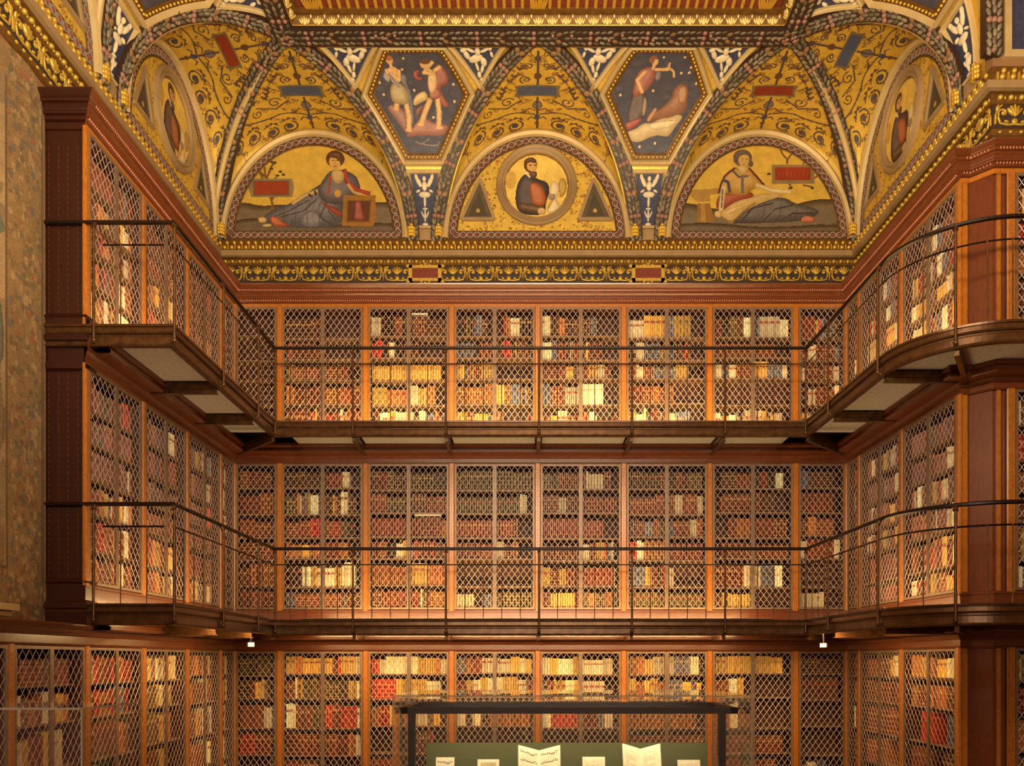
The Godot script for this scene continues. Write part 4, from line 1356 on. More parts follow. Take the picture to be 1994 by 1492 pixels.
func wood_trims():
	var o := base("trim_2")
	tag(o, "mahogany cornice along the top of the upper bookcases", "", "", "structure")
	var path := case_path(-8.08, false)
	var a := MB.new()
	a.sweep(path, V([0.0, 7.20, 0.012, 7.205, 0.012, 7.25, 0.0, 7.255, 0.0, 7.26]), false, Color.WHITE, 1)
	obj("amber_rail", a, mats.wood_amber, o)
	var cp := V([0.0, 7.26, 0.03, 7.27, 0.03, 7.31, 0.055, 7.315, 0.062, 7.33, 0.055, 7.345, 0.065, 7.365, 0.08, 7.38, 0.08, 7.40, 0.105, 7.405, 0.11, 7.425, 0.105, 7.44, 0.12, 7.45, 0.155, 7.485, 0.16, 7.50, -0.44, 7.505])
	a = MB.new()
	a.sweep(path, cp, false, Color.WHITE, 1)
	obj("cornice", a, mats.wood_flat, o)
	a = MB.new()
	for i in range(1, path.size() - 1):
		var d: Vector3 = path[i + 1] - path[i]
		var n := int(d.length() / 0.034)
		var f := d.normalized().cross(Vector3.UP)
		for k in n:
			var q: Vector3 = path[i] + d * ((k + 0.5) / n)
			a.ell(q + f * 0.04 + Vector3(0, 7.297, 0), d.normalized() * 0.013, Vector3(0, 0.016, 0), f * 0.016, Color.WHITE, 5, 3)
			a.ell(q + f * 0.105 + Vector3(0, 7.422, 0), d.normalized() * 0.012, Vector3(0, 0.018, 0), f * 0.014, Color.WHITE, 5, 3)
	obj("bead_trim", a, mats.bead_sheen, o)
	o = base("trim_3")
	tag(o, "mahogany frieze between the middle and upper bookcases", "", "", "structure")
	a = MB.new()
	a.sweep(path, V([0.0, 4.845, 0.02, 4.85, 0.028, 4.862, 0.01, 4.872, 0.01, 4.925, 0.032, 4.935, 0.038, 4.95, 0.06, 4.965, 0.06, 5.06, 0.0, 5.06, 0.0, 5.26]), false, Color.WHITE, 1)
	obj("frieze", a, mats.wood_flat, o)
	o = base("trim_4")
	tag(o, "mahogany frieze over the lower bookcases", "", "", "structure")
	a = MB.new()
	a.sweep(case_path(0, true), V([0.0, 2.03, 0.02, 2.035, 0.028, 2.048, 0.008, 2.058, 0.008, 2.13, 0.03, 2.14, 0.036, 2.155, 0.05, 2.165, 0.06, 2.195, 0.06, 2.25, -0.43, 2.25]))
	a.sweep([Vector3(XL, 0, -4.6), Vector3(XL, 0, -8.12)], V([0.06, 2.195, 0.10, 2.215, 0.11, 2.235, 0.11, 2.25, -0.43, 2.255]))
	a.sweep(path, V([0.0, 2.25, 0.012, 2.46, 0.012, 2.62, 0.025, 2.625, 0.025, 2.65, 0.0, 2.66]), false, Color.WHITE, 1)
	obj("frieze", a, mats.wood_flat, o)
	# end pier of the tapestry wall's cases
	o = base("end_pier")
	tag(o, "tall dark mahogany end pier beside the tapestry, with inlaid panel lines", "pier")
	var sec := [[2.25, 5.06], [5.06, 7.26]]
	for s in sec:
		a = MB.new()
		a.box(Vector3(XWL, s[0], -8.12), Vector3(XL - 0.01, s[1], -8.085))
		obj("panel", a, mats.wood_dark, o)
		for q in [[-4.825, -4.79], [-4.44, -4.412]]:
			a = MB.new()
			a.box(Vector3(q[0], s[0] + 0.2, -8.09), Vector3(q[1], s[1] - 0.1, -8.074))
			obj("panel_moulding", a, mats.wood_dark, o)
		a = MB.new()
		for x in [-4.76, -4.66, -4.57, -4.47]:
			for k in int((s[1] - s[0] - 0.5) / 0.06):
				a.box(Vector3(x - 0.003, s[0] + 0.3 + k * 0.06, -8.086), Vector3(x + 0.003, s[0] + 0.335 + k * 0.06, -8.083))
		obj("inlay_trim", a, mats.inlay_dim, o)
	a = MB.new()
	a.sweep(path, cp, false, Color.WHITE, 0, 0)
	a.sweep(path, V([0.0, 7.18, 0.012, 7.185, 0.012, 7.25, 0.0, 7.26]), false, Color.WHITE, 0, 0)
	obj("cornice_return", a, mats.wood_dark, o)
	var pp := [Vector3(XWL, 0, -8.08), Vector3(XL, 0, -8.08), Vector3(XL, 0, -8.25)]
	for q in [[0, 5.06, 0.05, 5.075, 0.06, 5.12, 0.03, 5.14, 0.03, 5.3, 0.05, 5.32, 0.0, 5.36], [0, 4.78, 0.03, 4.80, 0.03, 4.85, 0, 4.86], [0, 2.25, 0.04, 2.26, 0.04, 2.40, 0.06, 2.42, 0.05, 2.47, 0.02, 2.5, 0.02, 2.66, 0.04, 2.68, 0, 2.72]]:
		a = MB.new()
		a.sweep(pp, V(q))
		obj("capital_moulding", a, mats.wood_dark, o)

func lattice(w: float, h: float) -> Mesh:      # crossing wires of a door w by h, origin at its lower corner
	var key := "lat%.3f_%.3f" % [w, h]
	if shared.has(key):
		return shared[key]
	var b := MB.new()
	var nx := maxi(3, int(round(w / 0.0925)))
	var px := w / nx
	var ny := maxi(4, int(round(h / 0.124)))
	var py := h / ny
	for m in [1.0, -1.0]:
		var z: float = 0.003 * m
		for k in range(-ny, nx + ny + 1):
			# x = (k + t) px, y = t py  (or mirrored)
			var t0 := maxf(0.0, -k)
			var t1 := minf(ny, nx - k)
			if t1 - t0 < 0.3:
				continue
			var p := Vector3((k + t0) * px, t0 * py, z)
			var q := Vector3((k + t1) * px, t1 * py, z)
			if m < 0:
				p.x = w - p.x; q.x = w - q.x
			var d := (q - p).normalized()
			var s := Vector3(-d.y, d.x, 0) * 0.0038
			var f := Vector3(0, 0, 0.0028)
			b.quad(p - s + f * 0, q - s + f * 0, q + f, p + f) if d.x > 0 else b.quad(q - s, p - s, p + f, q + f)
			b.quad(p + f, q + f, q + s, p + s) if d.x > 0 else b.quad(q + f, p + f, p + s, q + s)
			b.quad(p + s, q + s, q - s, p - s) if d.x > 0 else b.quad(q + s, p + s, p - s, q - s)
	for i in range(1, nx, 2):
		for j in range(2, ny, 4):
			b.ell(Vector3(i * px + (0.0 if j % 8 == 2 else px * 0.0), j * py, 0.004), Vector3(0.01, 0, 0), Vector3(0, 0.01, 0), Vector3(0, 0, 0.008), Color.WHITE, 6, 3)
	shared[key] = b.mesh()
	return shared[key]

const TINT := {"r": [122, 58, 36], "R": [176, 46, 32], "o": [172, 104, 50], "y": [212, 168, 72], "w": [238, 222, 182], "k": [52, 36, 30], "g": [98, 80, 42], "b": [96, 104, 122], "n": [84, 48, 32]}
const WORDS := {"r": "russet leather", "R": "bright red", "o": "tan leather", "y": "golden tan", "w": "cream vellum", "k": "blackish", "g": "olive", "b": "slate blue", "n": "dark brown"}
var pile: MB

func one_book(b: MB, x: float, y: float, w: float, h: float, dep: float, zf: float, col: Color, style: int, full: bool, t := Transform3D.IDENTITY, pages: MB = null):
	# spine outwards (+z); x is the middle, y the foot
	var g := srgb(226, 180, 92)
	var x0 := x - w / 2
	var x1 := x + w / 2
	var zb := zf - dep
	var P := func(a: float, c: float, d: float) -> Vector3: return t * Vector3(a, c, d)
	var prof := [Vector2(x0, zf - 0.016), Vector2(x0 + w * 0.25, zf - 0.002), Vector2(x1 - w * 0.25, zf - 0.002), Vector2(x1, zf - 0.016)]
	for i in 3:
		var p: Vector2 = prof[i]
		var q: Vector2 = prof[i + 1]
		b.quad(P.call(p.x, y, p.y), P.call(q.x, y, q.y), P.call(q.x, y + h, q.y), P.call(p.x, y + h, p.y), col)
	b.quad(P.call(x0, y, zb), P.call(x0, y, zf - 0.012), P.call(x0, y + h, zf - 0.012), P.call(x0, y + h, zb), col)
	b.quad(P.call(x1, y, zf - 0.012), P.call(x1, y, zb), P.call(x1, y + h, zb), P.call(x1, y + h, zf - 0.012), col)
	if pages == null:
		b.quad(P.call(x0, y + h, zf - 0.012), P.call(x1, y + h, zf - 0.012), P.call(x1, y + h, zb), P.call(x0, y + h, zb), srgb(196, 170, 120))
	else:
		pages.box(Vector3(x0 + 0.003, y + 0.004, zb + 0.002), Vector3(x1 - 0.003, y + h - 0.005, zf - 0.014), srgb(206, 182, 134))
		b.quad(P.call(x1, y, zb), P.call(x0, y, zb), P.call(x0, y + h, zb), P.call(x1, y + h, zb), col)
	# raised bands and a lettering piece
	var n := 5 if style != 3 else 3
	var bc := col.lerp(g, 0.5 if style < 3 else 0.25)
	for k in n:
		var yy := y + h * (k + 0.7) / (n + 0.4)
		var e := 0.0016
		b.quad(P.call(x0 + w * 0.12, yy, zf - 0.001 + e), P.call(x1 - w * 0.12, yy, zf - 0.001 + e), P.call(x1 - w * 0.12, yy + 0.0055, zf - 0.001 + e), P.call(x0 + w * 0.12, yy + 0.0055, zf - 0.001 + e), bc)
	var lc := col.darkened(0.55) if style % 2 == 0 else srgb(150, 60, 34)
	if style == 1 or style == 2:
		lc = g.lerp(col, 0.55)
	var ly := y + h * 0.66
	b.quad(P.call(x0 + w * 0.14, ly, zf + 0.0004), P.call(x1 - w * 0.14, ly, zf + 0.0004), P.call(x1 - w * 0.14, ly + h * 0.11, zf + 0.0004), P.call(x0 + w * 0.14, ly + h * 0.11, zf + 0.0004), lc)
	if style == 2:
		for k in 4:
			var yy := y + h * (k + 0.2) / 5.2
			b.quad(P.call(x - w * 0.2, yy + 0.012, zf + 0.0004), P.call(x + w * 0.2, yy + 0.012, zf + 0.0004), P.call(x + w * 0.2, yy + 0.026, zf + 0.0004), P.call(x - w * 0.2, yy + 0.026, zf + 0.0004), g.lerp(col, 0.3))

func fill_row(pal: String, x0: float, x1: float, y: float, hmax: float, t: Transform3D, single: Array = []):
	# single: [shelf word, case phrase, group] when every book of the row is an object of its own
	var n := pal.length()
	var x := x0
	var last := ""
	var h := 0.0
	var style := 0
	var wd := 0.03
	var vol := 0
	var k := 0
	var prev := Color.WHITE
	while x < x1 - 0.015:
		var ch := pal[mini(n - 1, int((x - x0) / (x1 - x0) * n))]
		if ch == "e":
			x += (x1 - x0) / n * 0.5
			last = "e"
			continue
		var key := ch
		if ch == "m":
			key = "rrowkbyRgn"[rng.randi() % 10]
		if ch != last or rng.randf() < 0.07 or ch == "m":
			h = hmax * rng.randf_range(0.70, 0.92)
			style = rng.randi() % 4
			wd = rng.randf_range(0.026, 0.046) * (1.15 if hmax > 0.36 else 1.0)
			var c = TINT[key]
			var f := rng.randf_range(0.82, 1.2)
			prev = srgb(clampi(int(c[0] * f), 0, 255), clampi(int(c[1] * f), 0, 255), clampi(int(c[2] * f), 0, 255))
		last = ch
		var w := wd * rng.randf_range(0.92, 1.08)
		if x + w > x1:
			break
		var col := prev * rng.randf_range(0.72, 1.16)
		var hh := h * rng.randf_range(0.985, 1.0)
		var zf := -0.075 + rng.randf_range(-0.004, 0.004)
		if single.is_empty():
			one_book(pile, x + w / 2, y, w * 0.93, hh, 0.17, zf, col, style, false, t)
		else:
			k += 1
			var o := base("book", t * Transform3D(Basis.IDENTITY, Vector3(x + w / 2, y, 0)))
			var cv := MB.new()
			var pg := MB.new()
			one_book(cv, 0, 0, w * 0.93, hh, 0.17, zf, col, style, true, Transform3D.IDENTITY, pg)
			obj("binding", cv, mats.leather, o)
			obj("page_block", pg, mats.tinted, o)
			tag(o, "%s book, %s along %s shelf, %s" % [WORDS[key], ordinal(k), single[0], single[1]], "book", single[2])
		x += w

const ROWS_UP := [5.30, 5.769, 6.139, 6.456, 6.788, 7.19]
const ROWS_MID := [2.695, 3.02, 3.429, 3.769, 4.116, 4.487, 4.83]
const ROWS_LOW := [0.12, 0.479, 0.896, 1.329, 1.69, 2.02]

func bookcase(tier: int, w: float, t: Transform3D, label: String, group: String, pal: Array, first_pil := true, last_pil := false, singles := {}, double := true):
	# x from the middle of the first pilaster to the middle of the next; front plane z = 0
	var rows: Array = [ROWS_LOW, ROWS_MID, ROWS_UP][tier]
	var y0: float = [0.08, 2.664, 5.25][tier]
	var y1: float = [2.03, 4.845, 7.20][tier]
	var o := base("bookcase", t)
	tag(o, label, "bookcase", group)
	var a := 0.046
	var b := w - 0.046
	var c := MB.new()
	c.quad(Vector3(a, y0, -0.33), Vector3(b, y0, -0.33), Vector3(b, y1, -0.33), Vector3(a, y1, -0.33))
	c.box(Vector3(0.0, y0, -0.345), Vector3(a, y1, -0.02))
	c.box(Vector3(b, y0, -0.345), Vector3(w, y1, -0.02))
	c.box(Vector3(a, y0 - 0.02, -0.345), Vector3(b, y0 + 0.012, -0.01))
	c.box(Vector3(a, y1 - 0.012, -0.345), Vector3(b, y1 + 0.01, -0.01))
	obj("carcass", c, mats.wood_inside, o)
	var jit := []
	for i in rows.size():
		jit.append(rows[i] + (rng.randf_range(-0.025, 0.025) if (i > 0 and i < rows.size() - 1 and not singles.has("even")) else 0.0))
	var skey := "shelf%.3f" % w
	if not shared.has(skey):
		var s := MB.new()
		s.box(Vector3(a, -0.022, -0.33), Vector3(b, 0, -0.05))
		shared[skey] = s.mesh()
	for i in range(0, rows.size() - 1):
		if i > 0:
			obj("shelf", shared[skey], mats.lit_shelf, o, Transform3D(Basis.IDENTITY, Vector3(0, jit[i], 0)))
		var r := rows.size() - 2 - i      # palettes run from the top row down
		if r < pal.size():
			fill_row(pal[r], a + 0.02, b - 0.02, jit[i], jit[i + 1] - jit[i] - 0.03, t, singles.get(r, []))
	# doors
	var nd := 2 if double else 1
	var dw := (b - a) / nd
	var fr := 0.03
	var key := "door%.3f_%d" % [dw, tier]
	if not shared.has(key):
		var d := MB.new()
		for q in [[0, y0, fr, y1], [dw - fr, y0, dw, y1], [fr, y0, dw - fr, y0 + fr], [fr, y1 - fr, dw - fr, y1]]:
			d.box(Vector3(q[0] + 0.001, q[1], 0.0), Vector3(q[2] - 0.001, q[3], 0.022))
		shared[key] = d.mesh()
	for i in nd:
		var d := obj("door", shared[key], mats.door_metal, o, Transform3D(Basis.IDENTITY, Vector3(a + i * dw, 0, 0)))
		obj("lattice", lattice(dw - 2 * fr, y1 - y0 - 2 * fr), mats.wire, d, Transform3D(Basis.IDENTITY, Vector3(fr, y0 + fr, 0.008)))
	var pkey := "pil%d" % tier
	if not shared.has(pkey):
		var p := MB.new()
		p.sweep([Vector3(0, 0, 0), Vector3(0.001, 0, 0)], [])
		var pr := [[-0.046, 0.0], [-0.046, 0.018], [-0.038, 0.024], [-0.034, 0.016], [-0.03, 0.03], [0.03, 0.03], [0.034, 0.016], [0.038, 0.024], [0.046, 0.018], [0.046, 0.0]]
		for k in pr.size() - 1:
			p.quad(Vector3(pr[k][0], y0 - 0.02, pr[k][1]), Vector3(pr[k + 1][0], y0 - 0.02, pr[k + 1][1]), Vector3(pr[k + 1][0], y1 + 0.01, pr[k + 1][1]), Vector3(pr[k][0], y1 + 0.01, pr[k][1]))
		var inl := MB.new()
		for k in int((y1 - y0 - 0.1) / 0.045):
			var yy := y0 + 0.06 + k * 0.045
			inl.box(Vector3(-0.008, yy, 0.028), Vector3(0.008, yy + 0.022, 0.033))
		shared[pkey] = [p.mesh(), inl.mesh()]
	for i in 2:
		if (i == 0 and first_pil) or (i == 1 and last_pil):
			var p := obj("pilaster", shared[pkey][0], mats.wood_amber, o, Transform3D(Basis.IDENTITY, Vector3(w * i, 0, 0)))
			obj("inlay_trim", shared[pkey][1], mats.inlay, p)

func all_bookcases():
	pile = MB.new()
	var bx := [XL]
	for i in 7:
		bx.append(-3.706 + 1.292 * i)
	bx.append(XR)
	var pals := [
		[["gkggk", "krymk", "rrrwb", "RRrrk", "eeeen"], ["yoyyyymyyw", "rmggoggkyw", "wrrggRrRRw", "rrrrrrrrmw", "rrnneeeeee"], ["Rwwwwwyyow", "RRRyyyywwe", "oRyggywgye", "eeeeernree", "rrrreeeeee"], ["bmrwwwwywy", "rywywwyywm", "wkwkoooooo", "eeeeeeeeee", "eeeeeeeeee"], ["wywwywwwwe", "mmywywwwee", "wRRRRrrbwe", "eeeeeeeeee", "eeeeeeeeee"], ["ooywwwbbwk", "yoyyobbyby", "oooooooooe", "rrrrrrrrrr", "rrrrrrrrrr"], ["yyyyyyyyye", "oowyeeeeee", "rrwneeeeee", "rrrrrrrrre", "rrrrrrrree"], ["nnnnn", "nnnnn", "eeeee", "eeeee", "kwbee"]],
		[["rrrre", "rrrrr", "rrrrr", "rrrrr", "rrroo", "rrrrr"], ["nnnnnrrwee", "gmmwrnmwne", "rrrRRrRgke", "ooyoorroee", "ekwywwywwe", "brrrrrrmrg"], ["rrgnrgggnn", "rrgggnnrrr", "rrrrrrrrro", "rokwymrrmr", "oooooyyoor", "rrrrrmmroo"], ["gggggggggg", "ggggggggwe", "rrrrrrrree", "rrrrrwroee", "eeeeeeeeee", "wwebbggggg"], ["ggrrrmwwre", "rrwrrrrrrr", "rrrrrrrree", "rrrrrwryme", "yryrrrrrrg", "ryyyrgogog"], ["nnggrnrngg", "rrrrrrwrrw", "mrbogbrrwr", "Rwooorrrrr", "mbyrmweeee", "gggggggggg"], ["ennrrnrkwe", "errrrrnnee", "eeroorrrrr", "errrrrrrrr", "rrrrwwbbwe", "nmyyyeeeee"], ["bnnne", "rrrre", "rorre", "wrrrw", "eeeee", "wwwee"]],
		[["eeeee", "eeeee", "eeeee", "eeeee", "eeeee"], ["nnnnneeeee", "rrrrreeeee", "mrrrmrrree", "orrrroorrr", "rrrmmRrmrr"], ["wkkrkrrnnn", "Rkwknneeee", "yyyyyyyyye", "yyooowyoee", "mwywwmwbmb"], ["kmbneemwkk", "bbkrmrRmmn", "ymryyeeeee", "oooooyobmm", "yryymoeeen"], ["wnonrnbeee", "wbrmrmrree", "rrrymrywre", "brrwwwwwee", "rywrrmweer"], ["wwyyybyyee", "kwbbmbnmee", "rwrbbbyyee", "rrroroeeee", "ywmrmwbbee"], ["rkgnwmwwww", "rrrrrrrree", "wbwrryybbw", "eeeeeeeeee", "wywmwwymwe"], ["rrmbm", "rwrrb", "mrmrw", "mwrrw", "ywwye"]]]
	var tiers := ["lower", "middle", "upper"]
	for tier in 3:
		for i in 8:
			var w: float = bx[i + 1] - bx[i]
			var pl: Array = pals[tier][i]
			var lab := "%s latticed bookcase on the far wall, %s bay counted from the tapestry wall" % [tiers[tier], ordinal(i + 1)]
			var sg := {}
			if tier == 0 and i in [2, 3, 4]:
				sg[0] = ["top", "far wall's %s lower bay" % ordinal(i + 1), "books in the far wall's lower bays"]
				if i != 3:
					sg[1] = ["second", "far wall's %s lower bay" % ordinal(i + 1), "books in the far wall's lower bays"]
			bookcase(tier, w, back_at(bx[i], 0, ZC), lab, "latticed bookcases of the far wall", pl, true, i == 7, sg, i > 0 and i < 7)
	# tapestry wall: from the near end to the corner
	var zs := [-5.72, -6.90, -8.09, -9.29, -10.49, -11.64, ZC]
	var lp := ["rrrrnrrrRr", "rrormrrwrr", "nrrrrrnrmr", "rrrorrrwwr", "rmrRoryrwr", "rrrnrrrrrr", "mwrrymwrbw", "wrroymrywo"]
	for tier in 3:
		for i in 6:
			if tier > 0 and i < 2:
				continue
			var w: float = zs[i] - zs[i + 1]
			var pl := []
			for r in 6:
				pl.append(lp[(i * 3 + r * 5 + tier * 2) % 8])
			var sg := {}
			var where: String = "beside the mantelpiece" if i == 1 else ("below the pier" if i == 2 else "")
			if tier == 0 and i == 0: pl = ["rrrrrrrrrr", "wwroorywwr", "wwyyowwyee", "rrrrrrrree", "eeeee"]
			if tier == 0 and i == 1: pl = ["rrrrrrrrre", "eeeeeeeeee", "wwgornryoe", "eewwywwyee", "eeeeeeeeee"]
			if tier == 0 and i == 1: pl = ["rrrrrrrrre", "wwgorwryoe", "wwyrrywwee", "rrrroeeeee", "eeeeeeeeee"]
			if tier == 0 and i == 2: pl = ["RwRoRRooRR", "rrRooRbbRe", "rrrrrroore", "rrorrreeee", "eeeeeeeeee"]
			if tier == 0 and i == 3: pl = ["yyymwwmywe", "ooggywmyee", "rrggryooee", "rrrrgyoeee", "eeeeeeeeee"]
			if tier == 2: pl[4] = ["wrrorwrmwr", "wmyrwwymww", "yworwmywwr"][i % 3]
			if tier == 0 and (i == 1 or i == 2):
				for r in 3:
					sg[r] = [["top", "second", "third"][r], "lower case " + where, "books in the tapestry wall's lower bays"]
			bookcase(tier, w, left_at(XL, 0, zs[i]), "%s latticed bookcase on the tapestry wall, %s bay from the corner" % [tiers[tier], ordinal(6 - i)], "latticed bookcases of the tapestry wall", pl, true, i == 5, sg, i < 5)
	# curved-gallery wall: from the corner to the pier
	var zr := [ZC, -11.73, -10.40, -9.04]
	for tier in 3:
		for i in 3:
			var w: float = zr[i + 1] - zr[i]
			var pl := []
			for r in 6:
				pl.append(lp[(i * 2 + r * 3 + tier * 3 + 1) % 8])
			if tier == 0 and i == 2: pl = ["ooyooyywwm", "orrrooorre", "eeRRReebbb", "rrrreennnn", "eeeeeeeeee"]
			if tier == 0 and i == 1: pl = ["rrrorrywwy", "rrrrrreree", "rrrrrrrrre", "rrrroeeeee", "eeeeeeeeee"]
			if tier == 2: pl = ["eennwbmree", "mmrrmwbrme", "wyymmyywme", "mwyRmbwrme", "ywwyyywyyw"]
			var sg := {}
			if tier == 0 and i == 2:
				sg[0] = ["top", "lower case against the pier", "books in the curved gallery wall's lower bay"]
			bookcase(tier, w, right_at(XR, 0, zr[i]), "%s latticed bookcase on the curved gallery wall, %s bay from the corner" % [tiers[tier], ordinal(i + 1)], "latticed bookcases of the curved gallery wall", pl, true, i == 2, sg, i > 0)
		var pl2 := ["myrRwooyrw", "RrRoRRrooR", "oorooorror", "rrorrwrrrr", "mwwyyymwww", "wrmrwowrwm"]
		bookcase(tier, 1.25, back_at(5.275, 0, -8.84), "%s latticed bookcase on the pier's far side, cut off at the frame edge" % tiers[tier], "latticed bookcases of the bay", pl2, true, true, {}, true)
	# pier beside them
	for s in [[0.0, 2.04], [2.66, 4.85], [5.25, 7.21]]:
		var o := base("pier_panel")
		tag(o, "dark mahogany pier panel with amber edge strips, %s storey" % {0.0: "lowest", 2.66: "middle", 5.25: "top"}[s[0]], "panel", "pier panels behind the curved gallery")
		var p := MB.new()
		p.quad(Vector3(4.83, s[0], -9.03), Vector3(4.93, s[0], -9.03), Vector3(4.93, s[1], -9.03), Vector3(4.83, s[1], -9.03))
		p.quad(Vector3(4.93, s[0], -9.03), Vector3(5.09, s[0], -8.86), Vector3(5.09, s[1], -8.86), Vector3(4.93, s[1], -9.03))
		p.box(Vector3(5.09, s[0], -9.0), Vector3(5.235, s[1], -8.86))
		obj("panel", p, mats.wood, o)
		p = MB.new()
		for x in [4.84]:
			p.box(Vector3(x, s[0], -9.03), Vector3(x + 0.06, s[1], -9.012))
		for q in [[5.13, 5.17]]:
			p.box(Vector3(q[0], s[0], -8.865), Vector3(q[1], s[1], -8.842))
		obj("edge_strip", p, mats.wood_amber, o)
	for q in [[833, 1003, 52, "middle row, flat on tan books near the tapestry side"], [1272, 658, 42, "upper gallery, flat on a shelf row near the bay side"], [817, 611, 32, "upper gallery, flat on brown books near the tapestry side"]]:
		var w: float = q[2] * 12.27 / 1580.0
		var o := base("book", back_at((q[0] - 1025.0) * 12.27 / 1580.0, EYE + (1286.0 - q[1]) * 12.27 / 1580.0 - 0.02, ZC - 0.16))
		tag(o, "white vellum book lying down, " + q[3], "book")
		var cv := MB.new()
		cv.box(Vector3(-w / 2, 0, -0.08), Vector3(w / 2, 0.006, 0.08), srgb(238, 226, 196))
		cv.box(Vector3(-w / 2, 0.034, -0.08), Vector3(w / 2, 0.04, 0.08), srgb(238, 226, 196))
		cv.box(Vector3(-w / 2, 0.0, 0.074), Vector3(w / 2, 0.04, 0.08), srgb(238, 226, 196))
		obj("binding", cv, mats.leather, o)
		cv = MB.new()
		cv.box(Vector3(-w / 2 + 0.005, 0.006, -0.078), Vector3(w / 2 - 0.005, 0.034, 0.073), srgb(206, 182, 134))
		obj("page_block", cv, mats.tinted, o)
	var rest := obj("books", pile, mats.leather)
	tag(rest, "close-packed rows of leather and vellum books behind the brass lattice doors", "books", "", "stuff")

# ---------------------------------------------------------------- galleries
func deck_path() -> Array:
	var p := [Vector3(-4.79, 0, -8.06), Vector3(-3.51, 0, -8.06), Vector3(-3.51, 0, -11.3), Vector3(3.90, 0, -11.3), Vector3(3.90, 0, -8.89)]
	for i in 28:
		var a := PI / 2 * (i + 1) / 28
		p.append(Vector3(4.85 - 0.95 * cos(a), 0, -8.89 + 0.95 * sin(a)))
	p.append(Vector3(6.5, 0, -7.94))
	return p

